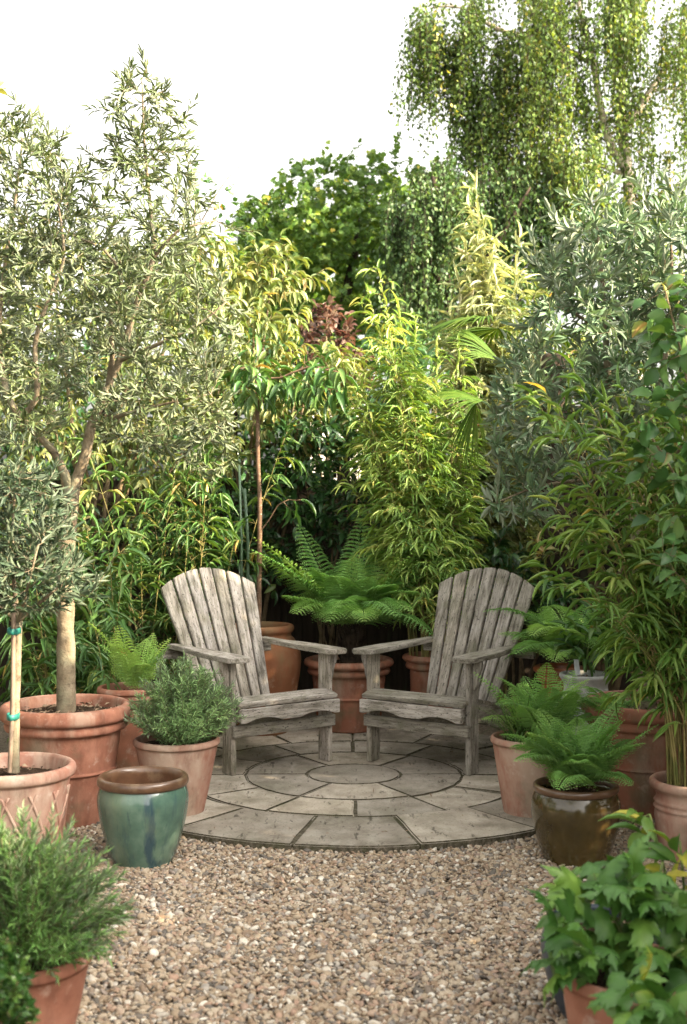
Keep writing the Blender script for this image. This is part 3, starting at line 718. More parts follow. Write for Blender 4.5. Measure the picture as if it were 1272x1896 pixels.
# ------------------------------------------------------------------ pots
def lathe(name, prof, mat, parent, seg=72, wob=.004, seed=0):
    rng = np.random.default_rng(seed)
    prof = np.array(prof, float)
    # round the profile a little by subdividing (Catmull-Rom keeps the given points)
    pr = smooth_path(np.c_[prof, np.zeros(len(prof))], .012)[:, :2]
    a = np.linspace(0, 2 * np.pi, seg, endpoint=False)
    w = 1 + wob * (np.sin(2 * a + rng.uniform(0, 6)) + .5 * np.sin(3 * a + rng.uniform(0, 6)))
    V = np.stack([pr[:, 0:1] * np.cos(a) * w, pr[:, 0:1] * np.sin(a) * w, np.repeat(pr[:, 1:2], seg, 1)], -1)
    m = len(pr)
    i = np.arange(m - 1)[:, None] * seg; j = np.arange(seg)[None]; k = (j + 1) % seg
    Q = np.stack([i + j, i + k, i + seg + k, i + seg + j], -1).reshape(-1, 4)
    return mesh_np(name, V.reshape(-1, 3), Q, mat, parent, local=True)

def soil(parent, r, z, seed, chips=60, mat='soil'):
    rng = np.random.default_rng(seed)
    V, T = [(0, 0, z + .012)], []
    nr, na = 9, 40
    for i in range(1, nr + 1):
        for j in range(na):
            a = 2 * np.pi * j / na; rr = r * i / nr
            V.append((rr * math.cos(a), rr * math.sin(a), z + (rng.normal(0, .004) if i < nr else 0) + .012 * (1 - i / nr)))
    for j in range(na): T.append((0, 1 + j, 1 + (j + 1) % na))
    for i in range(nr - 1):
        for j in range(na):
            a, b = 1 + i * na + j, 1 + i * na + (j + 1) % na
            T += [(a, a + na, b + na), (a, b + na, b)]
    o = mesh_np('soil', V, T, M[mat], parent, local=True)
    if chips:
        lv = Leaves(); n = chips
        q = np.sqrt(rng.random(n)) * r * .93; a = rng.uniform(0, 6.28, n); dd = rng.normal(0, 1, (n, 3)); dd[:, 2] *= .25
        p = np.stack([q * np.cos(a), q * np.sin(a), z + .008 + .012 * (1 - q / r) + rng.uniform(0, .006, n)], -1)
        p += np.array(parent.location)
        lv.add(p, dd, np.array([0, 0, 1.]) + rng.normal(0, .4, (n, 3)), rng.uniform(.015, .04, n), rng.uniform(.008, .018, n), rng.random(n))
        c = lv.build('bark_chips', LANCE_LO, M['bark_chip'], parent)
        c['kind'] = 'stuff'
    return o

def pot(name, label, x, y, z, prof, mat, soil_r=None, soil_z=None, chips=60, group=None, rim=None, rim_mat=None, seed=1, soil_mat='soil', wob=.004):
    root = empty(name, label, 'pot', (x, y, z), 0, group)
    if rim: lathe('body', prof, M[mat], root, seed=seed, wob=wob); lathe('rim', rim, M[rim_mat], root, seed=seed, wob=wob)
    else: lathe('body', prof, M[mat], root, seed=seed, wob=wob)
    if soil_r: soil(root, soil_r, soil_z, seed, chips, soil_mat)
    return root

def classic(R1, R0, Hh, lip=.065, band=True, ring=.45, t=.028):
    """big pot: rolled rim, collar under it, tapered body with one raised ring"""
    zl = Hh - lip
    p = [(0, 0), (R0 - .015, 0), (R0, .012)]
    body = lambda z: R0 + (R1 - .045 - R0) * (z / (zl - .03)) ** .9
    if ring:
        zr = ring * Hh
        p += [(body(zr * .5), zr * .5), (body(zr - .012), zr - .012), (body(zr) + .006, zr - .005), (body(zr) + .006, zr + .005), (body(zr + .012), zr + .012)]
    p += [(body(zl * .8), zl * .8)]
    if band: p += [(body(zl - .045), zl - .047), (R1 - .027, zl - .040), (R1 - .020, zl - .024), (R1 - .026, zl - .008), (R1 - .032, zl - .001)]
    else: p += [(body(zl - .01), zl - .01)]
    p += [(R1 - .012, zl + .004), (R1 - .001, zl + .016), (R1, zl + lip * .5), (R1 - .004, zl + lip * .8), (R1 - .016, Hh - .002), (R1 - .032, Hh), (R1 - t - .014, Hh - .012),
          (R1 - t - .020, Hh - .05), (R1 - t - .035, Hh - .14)]
    return p

def simple(R1, R0, Hh, lip=.03, t=.016):
    zl = Hh - lip
    return [(0, 0), (R0 - .01, 0), (R0, .01), (R0 + (R1 - .008 - R0) * .5, zl * .5), (R1 - .010, zl - .006), (R1 - .002, zl + .004), (R1, zl + lip * .5), (R1 - .004, Hh - .003), (R1 - .010, Hh),
            (R1 - t, Hh - .008), (R1 - t - .012, Hh - .10)]

TER = 'terracotta pots around the patio'
Z0 = -.036                                   # pots sunk into the gravel
def X(px, d): return (px - 636) / F * d

pot('terracotta_pot', 'largest left terracotta pot with thick rolled rim, holding the tall olive tree', X(121, 5.6), 5.6, Z0, classic(.283, .168, .505, .066), 'terracotta', .246, .455, 160, TER, seed=1)
lat = pot('terracotta_pot', 'whitened terracotta pot with raised lattice pattern at the left edge, under the small standard olive', X(20, 4.9), 4.9, Z0,
    [(0, 0), (.155, 0), (.165, .012), (.192, .18), (.214, .335), (.217, .345), (.232, .352), (.236, .37), (.233, .385), (.222, .392), (.208, .388), (.200, .36), (.19, .28)], 'terracotta_pale', .20, .335, 50, TER, seed=2)
tb = Tubes()                                 # the lattice ridges
for s in (-1, 1):
    for k in range(13):
        t = np.linspace(0, 1, 14); z = .06 + .25 * t
        rad = .165 + (.214 - .165) * (z - .012) / .32 + .002; a = 2 * np.pi * k / 13 + s * t * .55
        tb.add(np.stack([rad * np.cos(a), rad * np.sin(a), z], -1) + np.array(lat.location), .0055, 6)
tb.build('lattice_relief', M['terracotta_pale'], lat)
pot('glazed_pot', 'empty turquoise glazed pot with brown rim standing on the gravel', X(263, 4.97), 4.97, Z0,
    [(0, 0), (.105, 0), (.115, .008), (.138, .07), (.160, .15), (.1725, .225), (.172, .262), (.162, .295), (.157, .303)], 'teal_glaze', .158, .225, 0,
    rim=[(.157, .296), (.166, .297), (.1735, .306), (.1725, .324), (.165, .333), (.155, .333), (.146, .322), (.144, .300), (.150, .27), (.156, .21)], rim_mat='brown_rim', seed=3, soil_mat='terracotta_dark')
pot('terracotta_pot', 'plain tapered terracotta pot holding the round grey green herb bush by the left chair', X(326, 5.62), 5.62, -.02, simple(.187, .115, .335), 'terracotta_pale', .168, .30, 40, TER, seed=4)
pot('terracotta_pot', 'half hidden terracotta pot behind the herb bush, holding the small pale fern', X(236, 6.3), 6.3, Z0, simple(.15, .105, .47), 'terracotta_dark', .13, .42, 20, TER, seed=5)
pot('clay_jar', 'brown orange clay jar with wide shoulders behind the left chair, holding the thin stemmed tree', X(484, 7.45), 7.45, Z0,
    [(0, 0), (.13, 0), (.14, .012), (.175, .15), (.212, .32), (.226, .44), (.218, .51), (.190, .565), (.172, .585), (.170, .60), (.182, .612), (.187, .628), (.182, .645), (.165, .65), (.150, .64), (.146, .60), (.16, .5)],
    'jar_clay', .15, .585, 30, seed=6)
pot('terracotta_pot', 'wide terracotta pot between the two chairs, holding the tree fern', X(646, 7.55), 7.55, .002, classic(.262, .180, .405, .045, ring=.47), 'terracotta_dark', .225, .365, 40, TER, seed=7)
pot('terracotta_pot', 'dark terracotta pot half hidden behind the right chair back, holding the green bamboo', X(800, 7.55), 7.55, -.03, classic(.172, .12, .46, .04, ring=0), 'terracotta_dark', .14, .41, 30, TER, seed=8)
pot('glazed_pot', 'rust brown glazed pot in the shade beside the pale grey urn', X(1036, 6.75), 6.75, Z0, classic(.135, .10, .51, .04, ring=0), 'rust_glaze', .105, .46, 10, seed=9)
pot('stone_urn', 'pale grey ridged stone urn standing behind the right olive pot', X(1086, 6.35), 6.35, Z0,
    [(0, 0), (.085, 0), (.09, .01), (.088, .08), (.10, .2), (.115, .3), (.121, .345), (.114, .358), (.122, .37), (.113, .384), (.121, .397), (.115, .412), (.108, .45), (.108, .475), (.122, .50), (.130, .513), (.128, .524), (.116, .526), (.104, .515), (.10, .45)], 'grey_stone', .10, .485, 10, seed=10)
pot('terracotta_pot', 'plain tapered terracotta pot with grass and a fern by the right chair', X(985, 5.62), 5.62, -.012, simple(.176, .118, .335), 'terracotta_pale', .158, .30, 30, TER, seed=11)
pot('glazed_pot', 'shiny olive brown glazed pot on the gravel holding a bright green fern', X(1068, 5.0), 5.0, Z0,
    [(0, 0), (.115, 0), (.124, .008), (.146, .07), (.164, .14), (.171, .19), (.167, .235), (.156, .262), (.150, .270), (.140, .268), (.142, .24), (.15, .2)], 'olive_glaze', .142, .245, 30,
    rim=[(.150, .264), (.158, .266), (.164, .276), (.163, .288), (.155, .295), (.146, .293), (.140, .282), (.139, .27)], rim_mat='brown_rim', seed=12)
pot('terracotta_pot', 'largest right terracotta pot with thick rolled rim, holding the silver olive tree', X(1205, 5.72), 5.72, Z0, classic(.300, .175, .50, .064), 'terracotta_dark', .26, .45, 120, TER, seed=13)
pot('terracotta_pot', 'whitened terracotta pot with ringed neck at the right edge, holding the potted bamboo', X(1290, 5.02), 5.02, Z0,
    [(0, 0), (.12, 0), (.13, .01), (.148, .1), (.156, .17), (.152, .19), (.160, .2), (.152, .212), (.159, .224), (.150, .236), (.152, .26), (.170, .275), (.176, .288), (.174, .302), (.162, .308), (.148, .300), (.143, .26), (.14, .2)], 'terracotta_pale', .145, .262, 60, TER, seed=14)
pot('terracotta_pot', 'plain terracotta pot in the left foreground under the leafy green lavender', X(25, 3.28), 3.28, Z0, simple(.195, .135, .265, .034), 'terracotta', .175, .235, 20, TER, seed=15)
pot('terracotta_pot', 'pale orange terracotta pot in the right foreground under broad green leaves', X(1178, 3.12), 3.12, Z0, simple(.185, .135, .28, .034), 'terracotta', .165, .25, 20, TER, seed=16)
pot('glazed_pot', 'dark blue glazed pot just behind the front right terracotta pot', X(1122, 3.52), 3.52, Z0,
    [(0, 0), (.11, 0), (.12, .008), (.15, .08), (.170, .16), (.172, .2), (.162, .235), (.16, .25), (.145, .25), (.14, .2)], 'blue_glaze', .143, .225, 10, seed=17)

# ------------------------------------------------------------------ plant builders
def bamboo(name, label, base, rad, n, hr, lean, spread, leaf, tmpl, mats, seed, first=.22, blen=(.14, .36), nodes=.12, culm_r=.005, group=None, per=2, cat='bamboo', cone=.55, tops=None, clear=None):
    rng = np.random.default_rng(seed); base = np.array(base, float)
    root = empty(name, label, cat, base, 0, group)
    tb, lv = Tubes(), Leaves()
    for c in range(n):
        q = rng.uniform(0, 6.28); r = rad * math.sqrt(rng.random())
        b = base + np.array([r * math.cos(q), r * math.sin(q), -.02])
        h = rng.uniform(*hr)
        v = np.array([lean[0] + rng.normal(0, spread), lean[1] + rng.normal(0, spread * .7), 0]) + .25 * np.array([math.cos(q), math.sin(q), 0]) * spread
        if tops is not None and c < len(tops):
            tp = tops[c]; h = tp[2] - b[2]; v = (tp - b) / max(h, .1); v[2] = 0
        t = np.linspace(0, 1, 24)[:, None]
        pth = b + v * h * t ** 1.7 + np.array([0, 0, h]) * (t - .10 * np.linalg.norm(v) * t ** 3)
        if clear and any(clear(q) for q in pth): continue
        tb.add(pth, culm_r * (1.05 - .85 * t[:, 0]), 6, rng.uniform(.2, .8))
        ct = rng.normal(0, .10)
        s = first * h * rng.uniform(.8, 1.2)
        while s < h:
            f = s / h; p = np.array([np.interp(f, t[:, 0], pth[:, i]) for i in range(3)])
            for k in range(per if f < .9 else 1):
                az = rng.uniform(0, 6.28); el = R(rng.uniform(15, 60)); L = rng.uniform(*blen) * (1 - cone * f)
                d = np.array([math.cos(az) * math.cos(el), math.sin(az) * math.cos(el), math.sin(el)])
                if clear and clear(p + d * (L + .10)): continue
                u = np.linspace(0, 1, 6)[:, None]
                bp = p + d * L * u + np.array([0, 0, -L * .35]) * u ** 2
                tb.add(bp, .0016, 3, .5)
                kw = dict(leaf); ti = kw.pop('tint', .45)
                emit(lv, bp, rng, tint=ti + ct + rng.normal(0, .10) , **kw)
            s += nodes * rng.uniform(.6, 1.4)
        if clear and clear(pth[-1]): continue
        tip = pth[-5:]; kw = dict(leaf); ti = kw.pop('tint', .45)
        emit(lv, tip, rng, tint=ti + .1, **kw)
    tb.build('culms', mats[0], root); lv.build('foliage', tmpl, mats[1], root)
    return root

def frond(rng, base, az, L, e0, e1, npin, wid, mpin, tint, twist=0.0, power=1.0, nx=22):
    """one fern frond: arching midrib, pinnae both sides, each cut into pinnules"""
    t = np.linspace(0, 1, nx)
    el = e0 + (e1 - e0) * t ** power
    hd = np.array([math.cos(az), math.sin(az), 0.])
    st = np.stack([np.cos(el), np.sin(el)], -1) * L / (nx - 1)
    acc = np.vstack([[0, 0], np.cumsum(st[:-1], 0)])
    azb = rng.normal(0, .12)
    perp = np.array([-hd[1], hd[0], 0])
    pth = base + acc[:, :1] * hd + np.outer(acc[:, 1], [0, 0, 1.]) + np.outer(t ** 2 * L * azb, perp)
    lv = Leaves()
    s = np.linspace(.14, .985, npin)
    env = np.minimum(1, (s - .06) / .25) ** .8 * np.clip(1 - s, 0, 1) ** .62 * 1.45
    tg = nrmz(np.gradient(pth, axis=0))
    for k, (sk, ek) in enumerate(zip(s, env)):
        p = np.array([np.interp(sk, t, pth[:, i]) for i in range(3)]); T = nrmz(np.array([np.interp(sk, t, tg[:, i]) for i in range(3)]))
        S0 = nrmz(np.cross(T, [0, 0, 1.]) + 1e-6); N = nrmz(np.cross(S0, T))
        S0 = nrmz(S0 + N * twist * .5)
        for sd in (-1, 1):
            pl = wid * ek * rng.uniform(.92, 1.06)
            d = nrmz(S0 * sd * .93 + T * .36 + rng.normal(0, .03, 3))
            m = max(4, int(mpin * (ek * .6 + .4)))
            u = (np.arange(m) + .6) / m
            pts = p + d * (pl * u)[:, None] + np.array([0, 0, -1.]) * (pl * .30 * u ** 2)[:, None] + N * (pl * .10 * np.sin(u * 3))[:, None]
            pe = np.cross(N, d)
            w = pl / m * .95
            ln_ = L * .84 / npin * .46 * (1 - u * .75) + .001
            for q in (-1, 1):
                lv.add(pts, np.tile(pe * q * .85 + d * .52, (m, 1)) - N * .18, np.tile(N, (m, 1)) + rng.normal(0, .12, (m, 3)), ln_, np.full(m, w), np.clip(tint + .12 * sk + rng.normal(0, .06, m), 0, 1))
            lv.add(pts[:1] - d * pl * u[0], d[None] - np.array([[0, 0, .12]]), N[None], np.array([pl]), np.array([pl * .06]), np.array([tint]))
    return pth, lv

def fern(name, label, base, n, Lr, wid, seed, e0=(R(55), R(80)), e1=(-R(40), R(5)), npin=26, mpin=10, trunk=None, tint=.5, azs=None, mat='fern', group=None, fw=.10):
    rng = np.random.default_rng(seed); base = np.array(base, float)
    root = empty(name, label, 'fern', base, 0, group)
    top = base.copy()
    if trunk:
        top = base + np.array([0, 0, trunk[0]])
        t = np.linspace(0, 1, 14)[:, None]; pth = base + (top - base) * t
        tb = Tubes(); tb.add(pth, trunk[1] * (1.15 - .3 * t[:, 0] + .06 * rng.normal(size=14)), 14)
        for i in range(160):                       # old frond bases
            a = rng.uniform(0, 6.28); z = rng.uniform(0, trunk[0]); o = np.array([math.cos(a), math.sin(a), 0])
            p0 = base + np.array([0, 0, z]) + o * trunk[1] * .9
            tb.add(np.stack([p0, p0 + o * .02 + [0, 0, .03], p0 + o * .03 + [0, 0, .07]]), [.006, .005, .002], 4)
        tb.build('trunk', M['dark_bark'], root)
    for i in range(n):
        az = (azs[i] if azs is not None and i < len(azs) else 2 * math.pi * i / n * 1.0 + rng.normal(0, .25))
        inner = (i % 3 == 0)
        a0 = rng.uniform(*e0) + (.12 if inner else 0); a1 = rng.uniform(*e1) + (.35 if inner else 0)
        L = rng.uniform(*Lr)
        if trunk and abs(math.cos(az)) > .6: a0 *= .78; L *= 1.08
        if trunk and math.sin(az) < -.5: a0 *= .85; a1 -= .40; L *= .80
        pth, lv = frond(rng, top + np.array([math.cos(az), math.sin(az), 0]) * .02, az, L, a0, a1, npin, wid * rng.uniform(.85, 1.1), mpin, tint + rng.normal(0, .14), rng.normal(0, .2), rng.uniform(.9, 1.5))
        fo = lv.build('frond', LANCE_LO, M[mat], root)
        tb = Tubes(); tb.add(pth, np.linspace(.0042, .0008, len(pth)), 5, .4)
        tb.build('midrib', M['green_stem'], fo)
    return root

def herb(name, label, base, n, rx, rz, leaf, mats, seed, cat='herb', drop=.25, droop=0.0, flowers=0, ctr=(0, 0), zr=.0, group=None):
    """dome of stems crowded with needle leaves"""
    rng = np.random.default_rng(seed); base = np.array(base, float)
    root = empty(name, label, cat, base, 0, group)
    tb, lv = Tubes(), Leaves()
    for i in range(n):
        az = rng.uniform(0, 6.28); c = rng.random() ** .75
        el = math.acos(min(1, c * (1 + drop)) if c * (1 + drop) < 1 else 1) if False else (math.pi / 2) * (1 - c) - drop * c * c
        q = rng.uniform(.62, 1.08)
        d = np.array([math.cos(az) * math.cos(el) * rx, math.sin(az) * math.cos(el) * rx, math.sin(el) * rz + zr]) * q + np.array([ctr[0], ctr[1], 0]) * q
        b = base + np.array([math.cos(az), math.sin(az), 0]) * rx * .25 * c + [0, 0, -.02]
        t = np.linspace(0, 1, 9)[:, None]
        up = np.array([0, 0, np.linalg.norm(d) * .30])
        pth = b + d * t + up * (t * (1 - t)) * 1.2 + np.array([0, 0, -droop * np.linalg.norm(d)]) * t ** 2 + np.cumsum(rng.normal(0, .004, (9, 3)), 0)
        pth[:, 2] += .25 * np.linalg.norm(d) * np.maximum(0, t[:, 0] - .6) * (1 - abs(math.sin(el))) * 1.2
        tb.add(pth, np.linspace(.0022, .0008, 9), 4, .5)
        kw = dict(leaf); ti = kw.pop('tint', .45); emit(lv, pth, rng, tint=ti + rng.normal(0, .13), **kw)
    tb.build('stems', mats[0], root); lv.build('foliage', LANCE_LO, mats[1], root)
    return root

def strands(root, twigs, rng, lv, tb, n_per, lr, spacing, length, width, tint, tvar=.14):
    """hanging strings of small leaves from the ends of twigs"""
    for p, r in twigs:
        for k in range(n_per):
            f = rng.uniform(.70, 1) if k else 1; a = p[int(f * (len(p) - 1))]; L = rng.uniform(*lr) * (1 if k < 2 else .75)
            t = np.linspace(0, 1, 9)[:, None]
            o = rng.normal(0, .16, 3); o[2] = 0
            pth = a + o * L * (2 * t - t ** 2) + np.array([0, 0, -L]) * t ** 1.5 + np.array([0, 0, .12 * L]) * np.sin(t * 3.14) * (1 - t)
            tb.add(pth, .0022, 3, .4)
            emit(lv, pth, rng, .02, spacing, length, width, .9, .3, 'spiral', .2, .5, tint + rng.normal(0, .16), tvar, .3)

# ------------------------------------------------------------------ the two olives and the small standard
OL = dict(start=-.34, spacing=.0195, length=.049, width=.0108, ang=.58, ang_var=.18, mode='pairs', up=.15, tint=.45, tvar=.17)
def pp(l): return [P(*q) for q in l]
plant('olive_tree', 'tall olive tree with forked pale trunk in the largest left terracotta pot', 'tree', P(121, 1306, 5.6),
    [(pp([(121, 1318, 5.6), (121, 1200, 5.6), (120, 1100, 5.6), (124, 1000, 5.6), (134, 905, 5.6)]), .043, .032),
     (pp([(134, 910, 5.6), (160, 838, 5.6), (169, 790, 5.6), (200, 720, 5.6)]), .027, .018),
     (pp([(200, 722, 5.6), (222, 668, 5.58), (240, 610, 5.55), (262, 540, 5.55), (285, 480, 5.55), (281, 400, 5.55), (270, 280, 5.55), (265, 150, 5.55)]), .0165, .003),
     (pp([(200, 722, 5.6), (209, 660, 5.62), (206, 600, 5.6), (226, 520, 5.55), (195, 465, 5.5), (140, 440, 5.45)]), .013, .004),
     (pp([(134, 912, 5.6), (108, 850, 5.58), (85, 820, 5.55), (40, 775, 5.5), (12, 720, 5.5), (0, 620, 5.55), (10, 500, 5.58), (30, 380, 5.55), (45, 260, 5.5)]), .019, .004),
     (pp([(38, 772, 5.5), (70, 735, 5.45), (66, 640, 5.42), (90, 560, 5.4), (120, 480, 5.4), (110, 380, 5.4)]), .014, .004),
     (pp([(222, 668, 5.58), (300, 635, 5.45), (370, 600, 5.4), (420, 560, 5.38)]), .011, .003),
     (pp([(169, 790, 5.6), (240, 765, 5.45), (320, 745, 5.35), (390, 730, 5.3)]), .011, .003),
     (pp([(285, 480, 5.55), (330, 430, 5.5), (400, 410, 5.5)]), .009, .003)],
    [(262, 225, 5.55, 70, 105, .16, 1.0), (250, 400, 5.60, 150, 120, .38, 2.9), (45, 350, 5.42, 95, 140, .32, 2.6), (110, 590, 5.80, 190, 160, .42, 2.6), (90, 560, 5.42, 180, 150, .22, 1.3),
     (330, 600, 5.45, 125, 130, .4, 1.7), (300, 765, 5.35, 150, 80, .33, 1.6), (20, 730, 5.4, 120, 110, .38, 1.2), (385, 830, 5.3, 60, 70, .18, .45), (345, 270, 5.5, 25, 70, .1, .18), (160, 510, 5.65, 150, 90, .4, .9)],
    1950, OL, LANCE, (M['olive_bark'], M['olive_leaf']), 41, extra=np.array(pp([(265, 108, 5.55), (262, 150, 5.55), (362, 190, 5.5), (172, 205, 5.5), (125, 245, 5.5), (30, 190, 5.5), (160, 280, 5.5), (65, 215, 5.5), (470, 430, 5.4)])))
OR = dict(OL); OR.update(length=.066, width=.0150, tint=.5, start=-.28, spacing=.020)
plant('olive_tree', 'silvery grey olive tree with dense upright shoots in the largest right terracotta pot', 'tree', P(1205, 1300, 5.72),
    [(pp([(1200, 1315, 5.72), (1196, 1200, 5.72), (1188, 1080, 5.72), (1180, 940, 5.72)]), .040, .032),
     (pp([(1180, 945, 5.72), (1150, 860, 5.7), (1130, 760, 5.7), (1120, 620, 5.68), (1110, 480, 5.66), (1100, 400, 5.66)]), .026, .005),
     (pp([(1180, 945, 5.72), (1210, 840, 5.7), (1225, 700, 5.7), (1240, 560, 5.7), (1240, 420, 5.7)]), .024, .005),
     (pp([(1150, 860, 5.7), (1080, 800, 5.62), (1010, 760, 5.58), (940, 740, 5.55)]), .014, .004),
     (pp([(1165, 900, 5.72), (1090, 890, 5.6), (1000, 900, 5.55), (920, 930, 5.5)]), .012, .003),
     (pp([(1120, 620, 5.68), (1060, 580, 5.62), (1000, 560, 5.6)]), .011, .003)],
    [(1120, 490, 5.66, 135, 105, .4, 3.0), (1235, 500, 5.68, 110, 120, .4, 2.6), (1060, 650, 5.58, 130, 110, .4, 2.2), (960, 780, 5.55, 65, 105, .28, 1.3), (965, 920, 5.52, 65, 55, .22, .7),
     (1200, 700, 5.7, 130, 140, .4, 2.0), (1060, 820, 5.6, 110, 90, .3, 1.0), (1350, 560, 5.7, 90, 150, .4, 1.2)],
    1050, OR, LANCE, (M['olive_bark'], M['silver_leaf']), 42, extra=np.array(pp([(1045, 365, 5.6), (1085, 350, 5.6), (1135, 345, 5.6), (1180, 340, 5.6), (1225, 330, 5.6), (1262, 340, 5.6), (1015, 390, 5.6), (985, 440, 5.6), (970, 470, 5.6)])))
OS = dict(OL); OS.update(length=.050, width=.011, tint=.38, start=-.22, spacing=.020)
plant('olive_tree', 'small standard olive with ball crown and thin trunk in the lattice pot', 'tree', P(20, 1425, 4.9),
    [(pp([(24, 1432, 4.9), (26, 1300, 4.9), (30, 1220, 4.9), (33, 1150, 4.9)]), .0205, .014),
     (pp([(33, 1150, 4.9), (25, 1080, 4.9), (22, 1000, 4.88), (30, 880, 4.88)]), .010, .003),
     (pp([(33, 1150, 4.9), (80, 1110, 4.85), (130, 1070, 4.82)]), .008, .003),
     (pp([(33, 1150, 4.9), (-20, 1110, 4.9), (-70, 1050, 4.9)]), .008, .003),
     (pp([(32, 1155, 4.9), (50, 1090, 4.75), (70, 1010, 4.7)]), .008, .003)],
    [(30, 960, 4.88, 110, 110, .24, 2.2), (45, 1070, 4.86, 135, 70, .28, 1.8), (-60, 1000, 4.9, 110, 130, .26, 1.0)],
    700, OS, LANCE, (M['olive_bark'], M['olive_dark']), 43, extra=np.array(pp([(45, 810, 4.85), (20, 800, 4.85), (110, 850, 4.85), (195, 1060, 4.8), (180, 1105, 4.8)])))
tb = Tubes(); tb.add(np.array(pp([(15, 1432, 4.84), (22, 1300, 4.84), (24, 1150, 4.845), (25, 1120, 4.845)])), .0085, 8)
tag(tb.build('garden_cane', M['cane_tan'], None), 'thin tan cane staking the small standard olive', 'cane')
for z, r, lb in ((1168, .030, 'upper green plastic tie round the small olive trunk and its cane'), (1327, .028, 'lower green plastic tie round the small olive trunk and its cane')):
    a = np.linspace(0, 2 * np.pi, 24, endpoint=False); c = P(25 if z < 1200 else 22.5, z, 4.872)
    V, T = [], []
    for k, (dz, dr) in enumerate(((-.011, 0), (.011, 0), (.011, -.003), (-.011, -.003))):
        for q in a: V.append(c + np.array([(r * .8 + dr) * math.cos(q), (r * 1.55 + dr) * math.sin(q), dz]))
    n = 24
    for k in range(4):
        for j in range(n): T.append((k * n + j, k * n + (j + 1) % n, ((k + 1) % 4) * n + (j + 1) % n, ((k + 1) % 4) * n + j))
    tag(mesh_np('plant_tie', V, T, M['tie'], None), lb, 'tie')

# ------------------------------------------------------------------ the thin stemmed tree, its stakes, the tree fern
PE = dict(start=-.24, spacing=.030, length=.118, width=.034, ang=.9, ang_var=.25, mode='spiral', up=.75, grav=.75, tint=.45, tvar=.15)
plant('young_tree', 'thin stemmed young tree with drooping long leaves in the brown orange clay jar', 'tree', P(478, 1160, 7.45),
    [(pp([(478, 1165, 7.45), (480, 1050, 7.45), (481, 930, 7.45), (478, 860, 7.45), (477, 770, 7.45), (476, 690, 7.45)]), .0165, .010),
     (pp([(476, 700, 7.45), (520, 700, 7.4), (570, 680, 7.38), (630, 690, 7.35)]), .007, .003),
     (pp([(476, 700, 7.45), (455, 680, 7.4), (430, 690, 7.38)]), .006, .003),
     (pp([(481, 985, 7.45), (500, 960, 7.42), (515, 935, 7.4), (535, 925, 7.38)]), .004, .002)],
    [(475, 705, 7.42, 55, 45, .2, 1.2), (560, 690, 7.38, 80, 45, .2, 1.4), (600, 720, 7.36, 40, 30, .12, .5)], 70, PE, DROOP, (M['brown_bark'], M['peach_leaf']), 51, extra=np.array(pp([(515, 930, 7.4), (540, 945, 7.38), (560, 925, 7.36)])))
for x0, x1, y1, lb in ((447, 443, 850, 'taller green plant stake behind the left chair'), (459, 453, 905, 'shorter green plant stake behind the left chair')):
    tb = Tubes(); tb.add(np.array([P(x0, 1150, 7.5) * [1, 1, 0] + [0, 0, -.05], P(x0, 1000, 7.5), P(x1, y1, 7.5)]), .0075 if x0 == 447 else .009, 8)
    tag(tb.build('garden_stake', M['cane_green'], None), lb, 'stake')
base = P(652, 1225, 7.55)
fern('tree_fern', 'tree fern with arching bright fronds in the pot between the chairs', base, 32, (.60, .82), .185, 61, e0=(R(52), R(84)), e1=(-R(28), R(52)), npin=24, mpin=13, trunk=(.17, .062), tint=.50,
     azs=[R(a) for a in (92, 62, 122, 180, 205, 235, 265, 300, 330, 355, 150, 30, 75, 108, 248, 285, 192, 345, 222, 318, 10)])
fern('fern', 'bright green fern spilling over the olive brown glazed pot', np.array([X(1072, 5.0), 5.0, .235]), 28, (.28, .44), .105, 62, e0=(R(42), R(84)), e1=(-R(32), R(30)), npin=24, mpin=8, tint=.42)
fern('fern', 'upright fern leaning from the grass filled terracotta pot by the right chair', np.array([X(1010, 5.62), 5.60, .30]), 18, (.28, .42), .095, 63, e0=(R(42), R(82)), e1=(-R(20), R(35)), npin=24, mpin=8, tint=.5)
fern('fern', 'dark green fern arching over the rust brown glazed pot towards the right chair arm', np.array([X(1058, 6.65), 6.65, .50]), 24, (.36, .56), .13, 64, e0=(R(35), R(70)), e1=(-R(60), -R(15)), npin=26, mpin=9, tint=.45)
fern('fern', 'small pale green fern between the largest left pot and the herb bush', np.array([X(252, 6.25), 6.25, .40]), 12, (.26, .42), .085, 65, e0=(R(58), R(88)), e1=(-R(10), R(55)), npin=20, mpin=8, tint=.72)
fern('fern', 'sparse low fern growing over the rim of the largest right terracotta pot', np.array([X(1130, 5.55), 5.56, .42]), 9, (.16, .26), .06, 66, e0=(R(25), R(65)), e1=(-R(70), -R(10)), npin=18, mpin=7, tint=.35)

def grass(name, label, base, n, Lr, w, seed, mat='grass', e0=(R(45), R(88))):
    rng = np.random.default_rng(seed); base = np.array(base, float); root = empty(name, label, 'grass plant', base)
    V, T, ti = [], [], []
    for i in range(n):
        az = rng.uniform(0, 6.28); L = rng.uniform(*Lr); a0 = rng.uniform(*e0); a1 = a0 - rng.uniform(.6, 2.2); m = 8
        p = base + np.array([math.cos(az), math.sin(az), 0]) * rng.uniform(0, .08); h = np.array([math.cos(az), math.sin(az), 0]); sd = np.array([-h[1], h[0], 0]); tt = rng.normal(.45, .2)
        for k in range(m + 1):
            t = k / m; a = a0 + (a1 - a0) * t; ww = w * (1 - t ** 1.6) * .5 + .0003
            b = len(V); V += [p - sd * ww, p + sd * ww + [0, 0, .0008]]; ti += [np.clip(tt, 0, 1)] * 2
            if k: T.append((b - 2, b - 1, b + 1, b))
            p = p + (h * math.cos(a) + np.array([0, 0, math.sin(a)])) * L / m
    mesh_np('blades', V, T, M[mat], root, ti)
    return root
